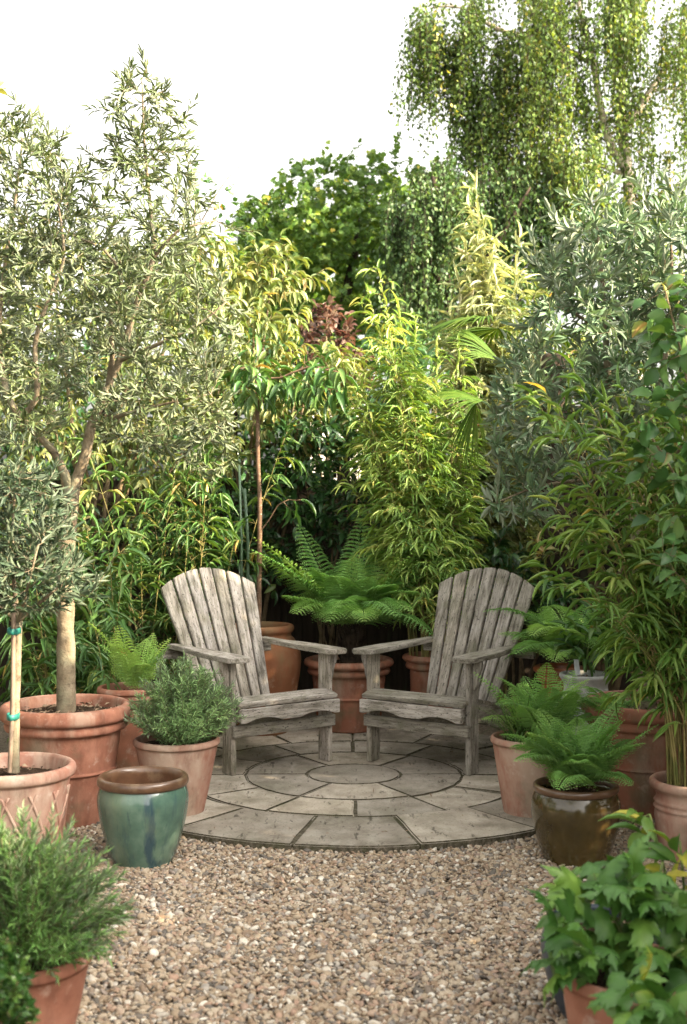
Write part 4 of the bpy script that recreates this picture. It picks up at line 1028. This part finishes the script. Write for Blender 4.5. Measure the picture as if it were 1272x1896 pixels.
grass('grass_plant', 'fine bladed grass spilling from the terracotta pot by the right chair', np.array([X(968, 5.62), 5.6, .29]), 170, (.16, .32), .0075, 71)

# ------------------------------------------------------------------ herbs and box
herb('herb_bush', 'round grey green herb bush in the terracotta pot beside the left chair', np.array([X(338, 5.62), 5.6, .30]), 380, .205, .36,
     dict(start=.15, spacing=.0085, length=.034, width=.0042, ang=.75, ang_var=.2, mode='pairs', up=.1, tint=.45, tvar=.18), (M['woody'], M['herb']), 81, drop=-.32, ctr=(.0, 0))
herb('lavender_bush', 'soft green lavender bush in the left foreground terracotta pot', np.array([X(35, 3.28), 3.28, .24]), 340, .22, .33,
     dict(start=.25, spacing=.011, length=.036, width=.0042, ang=.5, ang_var=.15, mode='pairs', up=.1, tint=.5, tvar=.2), (M['woody'], M['herb_bright']), 82, cat='lavender', drop=.0, ctr=(.0, 0))
plant('box_bush', 'dense clipped box bush in the bottom left corner', 'bush', np.array([-.80, 2.72, -.05]),
    [(np.array([[-.80, 2.72, -.05], [-.80, 2.72, .1], [-.79, 2.72, .22]]), .012, .006)],
    [(-105, 1890, 2.72, 165, 190, .19, 1)], 800, dict(start=-.11, spacing=.008, length=.022, width=.012, ang=.8, mode='pairs', up=.2, tint=.45, tvar=.2), OVATE, (M['woody'], M['box']), 83, shell=.65, parts=('stems', 'foliage'))

# ------------------------------------------------------------------ bamboos
BL = dict(start=.22, spacing=.025, length=.096, width=.0140, ang=.62, ang_var=.22, mode='flat', up=.55, grav=.38, tint=.45, tvar=.15)
BT = (M['culm'], M['bamboo_leaf'])
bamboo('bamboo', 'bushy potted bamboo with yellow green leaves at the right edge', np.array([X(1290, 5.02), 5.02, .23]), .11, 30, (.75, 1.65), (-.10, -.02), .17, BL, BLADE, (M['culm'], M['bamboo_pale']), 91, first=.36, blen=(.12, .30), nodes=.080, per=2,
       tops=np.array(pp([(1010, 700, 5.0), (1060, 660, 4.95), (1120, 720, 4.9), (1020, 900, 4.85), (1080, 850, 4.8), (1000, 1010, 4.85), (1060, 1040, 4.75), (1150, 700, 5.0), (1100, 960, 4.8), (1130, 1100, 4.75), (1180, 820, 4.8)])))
BG = dict(BL); BG.update(length=.086, width=.0122, tint=.52, grav=.25)
bamboo('bamboo', 'tall green bamboo clump behind the tree fern and right chair', np.array([X(795, 7.6), 7.6, .40]), .13, 30, (1.0, 2.1), (-.10, .0), .13, BG, BLADE, BT, 92, first=.22, blen=(.14, .34), nodes=.060, per=3, cone=.68,
       tops=np.array(pp([(700, 490, 7.6), (680, 530, 7.6), (735, 560, 7.6), (720, 620, 7.5), (690, 640, 7.5), (770, 600, 7.7), (810, 640, 7.7), (660, 720, 7.5), (840, 700, 7.6), (870, 800, 7.6), (760, 700, 7.4), (880, 900, 7.5)])))
BD = dict(BL); BD.update(length=.125, width=.0185, tint=.5, grav=.18)
bamboo('bamboo', 'tall golden yellow bamboo rising to a point behind the palm', np.array([X(885, 8.45), 8.45, -.05]), .20, 24, (2.2, 3.1), (0, 0), .055, BD, BLADE, (M['culm'], M['gold_leaf']), 93, first=.35, blen=(.16, .36), nodes=.075, per=3, cone=.72, culm_r=.007,
       tops=np.array(pp([(880, 345, 8.45), (870, 380, 8.45), (895, 420, 8.45), (860, 450, 8.4), (915, 470, 8.5), (850, 520, 8.4), (930, 500, 8.5), (835, 580, 8.4)])))
BB = dict(BL); BB.update(length=.122, width=.0205, tint=.50, spacing=.034, grav=.5, up=.6)
bamboo('bamboo', 'low broad leaved bamboo behind the largest left terracotta pot', np.array([X(205, 6.95), 6.95, -.05]), .42, 75, (.55, 1.35), (.0, -.08), .16, BB, BLADE, (M['culm'], M['deep_bamboo']), 94, clear=lambda q: q[0] > -1.12 and q[2] < 1.15 and q[1] < 7.35, first=.25, blen=(.16, .34), nodes=.10)
BY = dict(BL); BY.update(length=.110, width=.0155, tint=.52, grav=.5, up=.6, tvar=.18)
bamboo('bamboo', 'arching bamboo with some yellowed leaves behind the left chair', np.array([X(345, 7.5), 7.5, -.05]), .26, 26, (1.0, 1.85), (.02, -.05), .13, BY, BLADE, (M['culm'], M['deep_bamboo']), 95, clear=lambda q: q[0] > -1.1 and q[2] < 1.25 and q[1] < 7.35, first=.40, blen=(.18, .36), nodes=.11)

# ------------------------------------------------------------------ shrubs
def shrub(name, label, base, blobs, n, leaf, tmpl, mat, seed, stems=5, r=.012, cat='shrub', **kw):
    rng = np.random.default_rng(seed + 500); base = np.array(base, float)
    mains = []
    bl = [b for b in blobs]
    for i in range(stems):
        b = bl[i % len(bl)]; c = P(*b[:3]) + rng.normal(0, .25, 3) * np.array([b[3] / F * b[2], b[5], b[4] / F * b[2]])
        s = base + np.array([rng.uniform(-.1, .1), rng.uniform(-.1, .1), 0])
        mid = s + (c - s) * .5 + np.array([-(c - s)[0] * .2, -(c - s)[1] * .2, 0]) + rng.normal(0, .04, 3)
        mains.append((np.array([s, mid, c]), r, r * .3))
    return plant(name, label, cat, base, mains, blobs, n, leaf, tmpl, (kw.pop('bark', M['woody']), M[mat]), seed, parts=('stems', 'foliage'), **kw)
DK = dict(start=-.30, spacing=.028, length=.080, width=.033, ang=.85, ang_var=.25, mode='spiral', up=.6, grav=.3, tint=.42, tvar=.18)
shrub('evergreen_shrub', 'dark glossy evergreen shrub behind the tree fern under the trellis', (X(615, 8.3), 8.3, -.05),
      [(600, 880, 8.2, 150, 110, .3, 2.2), (680, 920, 8.15, 120, 110, .3, 1.5), (540, 960, 8.25, 90, 110, .25, 1.2), (600, 1050, 8.3, 170, 80, .25, 1), (690, 790, 8.25, 70, 60, .2, .6), (560, 820, 8.3, 90, 60, .2, .8)], 620, DK, OVATE, 'dark_shrub', 101, stems=9)
PK = dict(PE); PK.update(length=.098, width=.028, tint=.45, start=-.32, spacing=.023)
shrub('leafy_shrub', 'yellow green shrub with long drooping sunlit leaves left of the trellis', (X(450, 8.5), 8.5, -.05),
      [(470, 600, 8.45, 105, 130, .35, 2.4), (440, 740, 8.4, 110, 110, .35, 1.6), (575, 760, 8.5, 95, 75, .3, 1.2), (620, 690, 8.55, 60, 60, .25, .7), (500, 500, 8.5, 60, 55, .2, .7), (590, 800, 8.45, 80, 70, .2, .9)], 480, PK, DROOP, 'sunny_shrub', 102, stems=9, r=.02,
      extra=np.array(pp([(520, 440, 8.5), (500, 460, 8.5), (600, 500, 8.5), (560, 480, 8.5), (590, 520, 8.5)])))
shrub('leafy_shrub', 'sunlit yellow green shrub behind the tall left olive tree', (X(180, 8.2), 8.2, -.05),
      [(150, 700, 8.1, 240, 170, .4, 3), (330, 620, 8.15, 150, 150, .4, 2), (-60, 640, 8.1, 160, 190, .4, 1.5), (330, 820, 8.0, 130, 110, .3, 1.2), (150, 900, 8.0, 250, 120, .35, 1.6), (360, 480, 8.2, 90, 60, .25, .6), (80, 500, 8.1, 200, 80, .35, 1.6), (280, 500, 8.15, 120, 70, .3, 1.0)], 1700, dict(PK, tint=.40, length=.078, width=.023), DROOP, 'sunny_shrub', 103, stems=14, r=.02)
shrub('copper_shrub', 'copper red leaved shrub poking up between the yellow shrub and bamboo', (X(615, 9.3), 9.3, -.05),
      [(605, 610, 9.3, 55, 50, .2, 1.6), (640, 690, 9.3, 60, 50, .2, 1), (570, 650, 9.3, 40, 40, .2, .6)], 150, dict(start=-.25, spacing=.020, length=.060, width=.038, ang=.9, mode='spiral', up=.5, grav=.3, tint=.45, tvar=.2), OVATE, 'copper', 104, stems=5, r=.018,
      extra=np.array(pp([(612, 560, 9.3), (605, 575, 9.3)])))
shrub('leafy_shrub', 'shadowed leafy shrub filling the gap behind the silver olive tree', (X(1100, 7.9), 7.9, -.05),
      [(1080, 800, 7.8, 200, 190, .35, 3), (1250, 800, 7.7, 180, 230, .35, 2), (1000, 620, 8.3, 70, 110, .25, .9), (1130, 1050, 7.5, 170, 110, .3, 1.2), (950, 940, 8.1, 90, 110, .25, 1.0)], 560, dict(DK, length=.075, width=.028, tint=.40), OVATE, 'sunny_shrub', 105, stems=12, r=.02)
shrub('evergreen_shrub', 'low dark evergreen in deep shade behind the right chair', (X(960, 7.9), 7.9, -.05),
      [(930, 1080, 7.8, 110, 90, .25, 1.5), (860, 1000, 8.1, 100, 120, .25, 1), (1040, 1120, 7.2, 60, 60, .2, .8)], 150, dict(DK, length=.09), OVATE, 'dark_shrub', 106, stems=6)
shrub('evergreen_shrub', 'dark evergreen hidden low behind the left bamboo and chair', (X(330, 8.1), 8.1, -.05),
      [(300, 1040, 8.0, 180, 130, .25, 1.5), (430, 1010, 8.1, 80, 130, .25, 1), (90, 1040, 7.8, 150, 140, .25, 1.2)], 260, dict(DK, length=.09), OVATE, 'dark_shrub', 107, stems=8)
CL = dict(start=-.35, spacing=.042, length=.070, width=.050, ang=1.0, ang_var=.25, mode='spiral', up=.45, grav=.45, tint=.45, tvar=.2)
plant('climber', 'broad leaved climber with trailing stems rising along the right edge', 'climber', (X(1400, 4.5), 4.5, -.04),
    [(np.array([P(1400, 1600, 4.5) * [1, 1, 0] + [0, 0, -.04], P(1350, 1200, 4.45), P(1300, 900, 4.4), P(1270, 700, 4.38), P(1230, 540, 4.36)]), .010, .003),
     (np.array([P(1420, 1600, 4.5) * [1, 1, 0] + [0, 0, -.04], P(1400, 1000, 4.45), P(1380, 700, 4.4), P(1330, 560, 4.4)]), .010, .003),
     (np.array([P(1310, 960, 4.4), P(1250, 880, 4.36), P(1200, 800, 4.34), P(1180, 780, 4.32)]), .006, .002)],
    [(1235, 810, 4.37, 65, 100, .16, 2.4), (1280, 650, 4.4, 85, 120, .2, 2.2), (1225, 580, 4.36, 45, 65, .1, .9), (1260, 980, 4.4, 65, 120, .15, 1.5), (1400, 800, 4.45, 90, 250, .2, 1.5)],
    130, CL, OVATE, (M['woody'], M['climber']), 108, parts=('stems', 'foliage'))
# foreground broad-leaved plant
BR = dict(start=-.26, spacing=.042, length=.108, width=.100, ang=1.05, ang_var=.3, mode='spiral', up=.65, grav=.35, tint=.40, tvar=.18)
plant('broad_leaved_plant', 'lush plant with large lobed green leaves in the right foreground pots', 'plant', np.array([X(1178, 3.12), 3.12, .25]),
    [(np.array([P(1180, 1820, 3.12), P(1150, 1720, 3.12), P(1110, 1640, 3.12)]), .006, .003), (np.array([P(1190, 1820, 3.12), P(1210, 1700, 3.14), P(1230, 1600, 3.16)]), .006, .003),
     (np.array([P(1170, 1820, 3.12), P(1110, 1780, 3.05), P(1050, 1740, 3.02)]), .006, .003), (np.array([P(1190, 1820, 3.1), P(1230, 1790, 3.0), P(1270, 1760, 2.95)]), .006, .003)],
    [(1150, 1690, 3.12, 115, 90, .14, 2), (1240, 1720, 3.08, 90, 110, .14, 1.6), (1080, 1740, 3.04, 80, 60, .1, 1), (1240, 1830, 2.95, 70, 60, .08, .8)],
    62, BR, LOBED, (M['green_stem'], M['broad']), 109, parts=('stems', 'foliage'), step=.03)
PL = dict(start=-.22, spacing=.018, length=.100, width=.032, ang=.95, ang_var=.2, mode='spiral', up=.6, grav=.1, tint=.55, tvar=.15)
plant('leafy_plant', 'upright plant with pointed whorled leaves beside the potted bamboo', 'plant', np.array([X(1260, 3.55), 3.55, -.03]),
    [(np.array([P(1265, 1780, 3.55), P(1240, 1640, 3.55), P(1205, 1510, 3.55)]), .005, .003), (np.array([P(1280, 1780, 3.55), P(1270, 1650, 3.5), P(1262, 1560, 3.5)]), .005, .003),
     (np.array([[X(1270, 3.55), 3.55, -.04], P(1272, 1850, 3.55), P(1268, 1760, 3.55)]), .007, .005)],
    [(1200, 1525, 3.55, 25, 30, .03, 1.2), (1260, 1580, 3.5, 30, 40, .05, 1), (1235, 1640, 3.52, 55, 40, .06, 1)], 24, PL, OVATE, (M['green_stem'], M['broad']), 110, parts=('stems', 'foliage'), step=.03)
BQ = dict(BR); BQ.update(length=.085, width=.075, spacing=.035)
plant('broad_leaved_plant', 'smaller toothed leaved plant at the bottom right corner', 'plant', np.array([X(1230, 2.72), 2.72, -.04]),
    [(np.array([[X(1230, 2.72), 2.72, -.04], P(1225, 1950, 2.72), P(1215, 1870, 2.72)]), .005, .003)], [(1215, 1860, 2.7, 80, 40, .08, 1)], 14, BQ, LOBED, (M['green_stem'], M['broad']), 111, parts=('stems', 'foliage'), step=.03)
# plants in the urn
plant('leafy_plant', 'dark leafy plant growing in the pale grey urn', 'plant', np.array([X(1086, 6.35), 6.35, .45]),
    [(np.array([P(1086, 1245, 6.35), P(1090, 1200, 6.35), P(1100, 1160, 6.35)]), .005, .003)], [(1095, 1180, 6.35, 55, 55, .14, 1)], 34, dict(DK, length=.10, width=.024, grav=.5), OVATE, (M['green_stem'], M['peach_leaf']), 112, parts=('stems', 'foliage'))
o = mesh_np('plant_label', [P(1066, 1252, 6.24), P(1076, 1250, 6.24), P(1072, 1222, 6.27), P(1063, 1222, 6.27), P(1066, 1252, 6.243), P(1076, 1250, 6.243), P(1072, 1222, 6.273), P(1063, 1222, 6.273)],
            [(0, 1, 2, 3), (7, 6, 5, 4), (0, 3, 7, 4), (1, 5, 6, 2), (3, 2, 6, 7), (0, 4, 5, 1)], M['white_label'], smooth=False)
tag(o, 'small white plant label stuck in the pale grey urn', 'label')

# ------------------------------------------------------------------ palm
def palm():
    rng = np.random.default_rng(77)
    b = np.array([X(1045, 7.6), 7.6, -.05]); root = empty('fan_palm', 'fan palm with shaggy trunk and stiff fan leaves behind the silver olive tree', 'palm', b)
    top = P(1020, 660, 7.6)
    t = np.linspace(0, 1, 20)[:, None]
    tb = Tubes(); tb.add(b + (top - b) * t, .075 + .02 * rng.normal(size=20) * .5, 14)
    for i in range(350):
        z = rng.random(); a = rng.uniform(0, 6.28); o = np.array([math.cos(a), math.sin(a), 0]); p = b + (top - b) * z + o * .07
        tb.add(np.stack([p, p + o * .035 + [0, 0, .03], p + o * .05 + [0, 0, -.05]]), [.004, .003, .001], 3)
    tb.build('trunk', M['dark_bark'], root)
    def leaf(hub, tipdir, normal, L, spread, n=26):
        d0 = nrmz(np.array(tipdir, float)); nn = np.array(normal, float); nn = nrmz(nn - d0 * nn.dot(d0)); sd = np.cross(d0, nn)
        V, T, ti = [], [], []
        for i in range(n):
            a = spread * ((i + .5) / n - .5); d = d0 * math.cos(a) + sd * math.sin(a); d = nrmz(d + rng.normal(0, .02, 3)); w = nrmz(np.cross(d, nn))
            LL = L * (1 - .25 * abs(a / spread * 2) ** 2) * rng.uniform(.93, 1.03); hw = spread / n * .5
            q = len(V); tt = rng.uniform(.3, .7); rows = 6
            for k in range(rows + 1):
                u = k / rows; wd = LL * hw * min(u, .52) * (1 if u < .55 else (1 - u) / .45) * 1.02 + .0006
                c = hub + d * LL * u - np.array([0, 0, 1]) * LL * .22 * max(0, u - .45) ** 1.5 * 2
                V += [c - w * wd, c + nn * wd * .7, c + w * wd]; ti += [min(1, tt + (.35 if u > .9 else 0))] * 3
                if k:
                    e = q + 3 * k; T += [(e - 3, e - 2, e + 1, e), (e - 2, e - 1, e + 2, e + 1)]
        lf = mesh_np('fan_leaf', V, T, M['palm'], root, ti)
        tb = Tubes(); h = np.array(hub); c = (top + h) / 2 + np.array([0, 0, .08])
        tb.add(smooth_path(np.stack([top, c, h]), .05), .007, 6); tb.build('leaf_stalk', M['green_stem'], lf)
    hub = P(925, 668, 7.35)
    leaf(hub, P(815, 592, 7.25) - hub, (.35, -.55, .75), .40, R(75))
    hub = P(895, 742, 7.2)
    leaf(hub, P(795, 722, 7.1) - hub, (.1, -.35, .9), .34, R(100))
    hub = P(880, 745, 7.25)
    leaf(hub, P(862, 850, 7.2) - hub, (-.7, -.6, .1), .36, R(70), 16)
    for az in (20, 75, 130, 200, 320):
        a = R(az); hub = top + np.array([math.cos(a) * .42, math.sin(a) * .42, .2])
        leaf(hub, (math.cos(a), math.sin(a), -.1), (0, 0, 1), .42, R(150))
palm()

# ------------------------------------------------------------------ trees beyond the fence
MP = dict(start=-.7, spacing=.021, length=.068, width=.074, ang=.95, ang_var=.3, mode='spiral', up=.25, grav=.25, tint=.42, tvar=.15)
plant('maple_tree', 'full round maple with lobed leaves and sunlit top beyond the fence', 'tree', (X(620, 14.2), 14.2, -.07),
    [(np.array([[X(620, 14.2), 14.2, -.07], P(622, 800, 14.2), P(630, 620, 14.2), P(660, 450, 14.2), P(690, 330, 14.2)]), .16, .02),
     (np.array([P(625, 700, 14.2), P(560, 560, 14.1), P(510, 450, 14.1), P(470, 400, 14)]), .07, .015),
     (np.array([P(628, 640, 14.2), P(720, 520, 14.3), P(770, 400, 14.3), P(800, 340, 14.3)]), .07, .015)],
    [(600, 400, 14, 130, 110, .8, 2.4), (700, 390, 14.1, 120, 110, .8, 2.2), (520, 460, 13.9, 100, 110, .7, 1.6), (800, 430, 14.3, 100, 120, .7, 1.5), (600, 560, 13.9, 190, 110, .7, 2.4), (470, 420, 13.8, 50, 60, .3, .5), (740, 590, 13.9, 120, 110, .7, 1.3), (800, 330, 14.2, 45, 40, .3, .3), (850, 450, 14.3, 70, 110, .5, 1.0), (480, 560, 13.8, 80, 90, .5, 1.0), (640, 500, 14.6, 230, 130, .5, 2.6)],
    2000, MP, MAPLE, (M['dark_bark'], M['maple']), 121, upcurl=-.1, rmax=.02, step=.12, shell=.25, extra=np.array(pp([(605, 270, 14), (665, 268, 14), (735, 255, 14), (690, 285, 14), (440, 375, 13.8), (540, 300, 14)])))

def birch(name, label, base, mains, blobs, n, mat, bark, seed, per, lr, leafsize, tint, spacing=.032):
    rng = np.random.default_rng(seed); root = empty(name, label, 'tree', base)
    T = sample_blobs(blobs, n, rng, .3)
    tubes, twigs = grow(mains, T, rng, .14, -.35, .014)
    tb, lv, tw = Tubes(), Leaves(), Tubes()
    for p, r in tubes: tb.add(p, r * (1 + .05 * rng.normal(size=len(r))), 12)
    for p, r in twigs:
        tb.add(p, r, 4, .4)
        emit(lv, p, rng, .4, spacing, leafsize, leafsize * .75, .9, .3, 'spiral', .2, .4, tint + rng.normal(0, .12), .14, .3)
    strands(root, twigs, rng, lv, tw, per, lr, spacing, leafsize, leafsize * .75, tint)
    for q in lv.p: q += rng.normal(0, .028, q.shape)
    tb.build('trunk', M[bark], root); tw.build('hanging_twigs', M['dark_twig'], root); lv.build('crown', DIAMOND, M[mat], root)
    return root
d = 13.0
birch('birch_tree', 'tall weeping birch with pale trunk and hanging sunlit leaves at the upper right', (X(1185, d), d, -.07),
    [(np.array([[X(1190, d), d, -.07], P(1180, 700, d), P(1160, 330, d), P(1150, 250, d), P(1145, 100, d), P(1130, -100, d), P(1110, -330, d)]), .10, .02),
     (np.array([P(1158, 320, d), P(1120, 250, d), P(1095, 120, d), P(1070, 20, d), P(1040, -120, d)]), .05, .015),
     (np.array([P(1160, 330, d), P(1100, 305, d), P(1060, 300, d)]), .03, .01),
     (np.array([P(1095, 120, d), P(1000, 80, d), P(920, 60, d), P(850, 20, d), P(800, 20, d)]), .035, .01),
     (np.array([P(1150, 250, d), P(1230, 130, d), P(1290, 40, d), P(1350, 0, d)]), .045, .01)],
    [(1060, -60, d, 170, 110, .9, 2.4), (930, 40, d, 120, 70, .7, 1.6), (825, 40, d, 75, 55, .4, 1.0), (845, 140, d, 40, 70, .3, .55), (790, 70, d, 30, 30, .2, .25), (1200, -20, d, 150, 130, .9, 2.2), (1080, 130, d, 130, 100, .8, 1.7), (1230, 180, d, 110, 120, .8, 1.6), (1060, 290, d - .4, 60, 60, .4, .6), (1350, 120, d, 110, 200, .8, 1.2), (940, 180, d, 70, 60, .5, .6), (1150, -200, d, 180, 120, .8, 1.0), (1240, 330, d - .2, 90, 80, .6, 1.2), (1060, 330, d - .4, 50, 40, .4, .6), (905, 150, d, 50, 90, .4, .8), (970, 260, d, 70, 90, .5, 1.3), (890, 240, d, 40, 60, .3, .4), (1000, 100, d, 90, 90, .6, 1.0)],
    330, 'birch', 'birch_bark', 131, 6, (.35, 1.15), .044, .55, .024)
d = 12.4
birch('birch_tree', 'dark green weeping tree hanging low between the maple and the tall birch', (X(830, d), d, -.07),
    [(np.array([[X(850, d), d, -.07], P(840, 800, d), P(830, 560, d), P(815, 400, d), P(800, 330, d)]), .08, .02),
     (np.array([P(835, 600, d), P(920, 450, d), P(980, 350, d)]), .04, .01),
     (np.array([P(832, 560, d), P(770, 440, d), P(730, 400, d)]), .03, .01)],
    [(790, 390, d, 90, 70, .5, 2), (850, 330, d + .3, 60, 50, .4, .8), (900, 380, d + .3, 90, 90, .5, 1.6), (980, 400, d + .4, 90, 110, .5, 1.8), (750, 500, d, 80, 80, .4, 1), (900, 560, d, 120, 90, .4, 1.2), (1090, 420, d + .3, 110, 90, .4, 1.3)],
    330, 'dark_birch', 'dark_bark', 132, 5, (.25, .7), .045, .45, .026)
# hedge along the back and left side, behind everything; right one added unseen as shade
def hedge(name, label, x0, x1, y0, y1, z0, z1, n, mat, seed, leaf=.085, mats=None):
    rng = np.random.default_rng(seed); root = empty(name, label, 'hedge', ((x0 + x1) / 2, (y0 + y1) / 2, -.07))
    tb, lv = Tubes(), Leaves()
    long_x = (x1 - x0) > (y1 - y0)
    k = int(max(x1 - x0, y1 - y0) / .5)
    for i in range(k + 1):
        f = i / k; b = np.array([x0 + (x1 - x0) * f if long_x else (x0 + x1) / 2, (y0 + y1) / 2 if long_x else y0 + (y1 - y0) * f, -.07])
        tb.add(np.stack([b, b + [rng.normal(0, .1), rng.normal(0, .1), (z1) * .5], b + [rng.normal(0, .15), rng.normal(0, .15), z1 * .9]]), [.03, .022, .008], 6)
    p = rng.random((n, 3)) * [x1 - x0, y1 - y0, z1 - z0] + [x0, y0, z0]
    top = z1 - (z1 - z0) * .16 * (np.sin(p[:, 0] * 2.1 + p[:, 1]) + np.sin(p[:, 0] * 4.7 + 1.3 * p[:, 1])) * .5 - rng.random(n) ** 2 * .3
    p = p[p[:, 2] < top]; m = len(p)
    cl = np.sin(p[:, 0] * 5 + p[:, 2] * 4) * np.sin(p[:, 1] * 5 + p[:, 2] * 3) * .15
    d = rng.normal(0, 1, (m, 3)); d[:, 2] -= .3
    lv.add(p, d, rng.normal(0, .5, (m, 3)) + [0, 0, 1.], leaf * rng.uniform(.7, 1.3, m), leaf * .45 * rng.uniform(.7, 1.3, m), np.clip(.4 + cl + rng.normal(0, .17, m), 0, 1))
    tb.build('stems', M['dark_bark'], root); lv.build('foliage', OVATE, M[mat], root)
hedge('hedge', 'tall dark green hedge running behind the back fence', -4.5, 4.8, 11.0, 11.9, .2, 2.75, 26000, 'dark_shrub', 141, .10)
hedge('hedge', 'tall unseen hedge on the right side, added to shade the garden', 2.35, 3.05, -1.6, 8.6, .1, 2.75, 52000, 'dark_shrub', 142, .12)  # out of view, added to keep direct sun off gravel and chairs
hedge('hedge', 'tall hedge bordering the garden on the left side', -3.2, -2.7, 3.0, 8.6, .1, 2.2, 12000, 'dark_shrub', 143, .09)
# sprays of a scrambling vine against the sky
plant('vine', 'wispy vine sprays with small round leaves against the sky beside the tall left olive', 'climber', (X(400, 8.9), 8.9, -.06),
    [(np.array([[X(400, 8.9), 8.9, -.06], P(405, 700, 8.9), P(395, 500, 8.9), P(370, 400, 8.9), P(360, 330, 8.9)]), .012, .003),
     (np.array([P(375, 410, 8.9), P(410, 350, 8.9), P(440, 315, 8.9), P(478, 292, 8.9)]), .005, .0015)],
    [(370, 340, 8.9, 30, 30, .1, 1), (420, 335, 8.9, 30, 20, .1, 1), (410, 430, 8.9, 50, 40, .2, 1), (430, 390, 8.9, 25, 25, .1, .6)], 26, dict(start=-.28, spacing=.04, length=.05, width=.045, ang=1.0, mode='spiral', up=.4, grav=.3, tint=.4, tvar=.2), OVATE, (M['woody'], M['climber']), 144, parts=('stems', 'foliage'))

plant('hazel_bush', 'bush with a few yellow rounded leaves at the left edge above the olive crown', 'bush', (X(-90, 6.6), 6.6, -.05),
    [(np.array([[X(-90, 6.6), 6.6, -.05], P(-80, 800, 6.6), P(-60, 500, 6.6), P(-30, 300, 6.6), P(2, 190, 6.6)]), .014, .003)],
    [(0, 190, 6.6, 16, 40, .06, 1), (-40, 300, 6.6, 50, 60, .1, 1.5), (-80, 500, 6.6, 50, 90, .15, 1.5)], 22, dict(start=-.16, spacing=.04, length=.055, width=.045, ang=1.0, mode='spiral', up=.4, grav=.3, tint=.85, tvar=.12), OVATE, (M['woody'], M['sunny_shrub']), 145, parts=('stems', 'foliage'))

plant('broad_tree', 'dense broad tree standing far back behind the maple and the yellow shrub', 'tree', (X(640, 17), 17, -.07),
    [(np.array([[X(640, 17), 17, -.07], P(640, 800, 17), P(630, 600, 17), P(640, 430, 17)]), .16, .03)],
    [(600, 470, 17, 160, 110, .6, 2), (740, 440, 17, 140, 110, .6, 2), (500, 540, 16.8, 110, 90, .6, 1.2), (640, 600, 16.8, 260, 90, .6, 2), (860, 480, 17, 110, 130, .6, 1.2), (380, 560, 16.8, 110, 70, .6, .8)],
    900, dict(start=-1.0, spacing=.045, length=.15, width=.11, ang=.95, ang_var=.3, mode='spiral', up=.3, grav=.25, tint=.4, tvar=.15), OVATE, (M['dark_bark'], M['maple']), 146, upcurl=-.1, rmax=.02, step=.14, shell=.2)
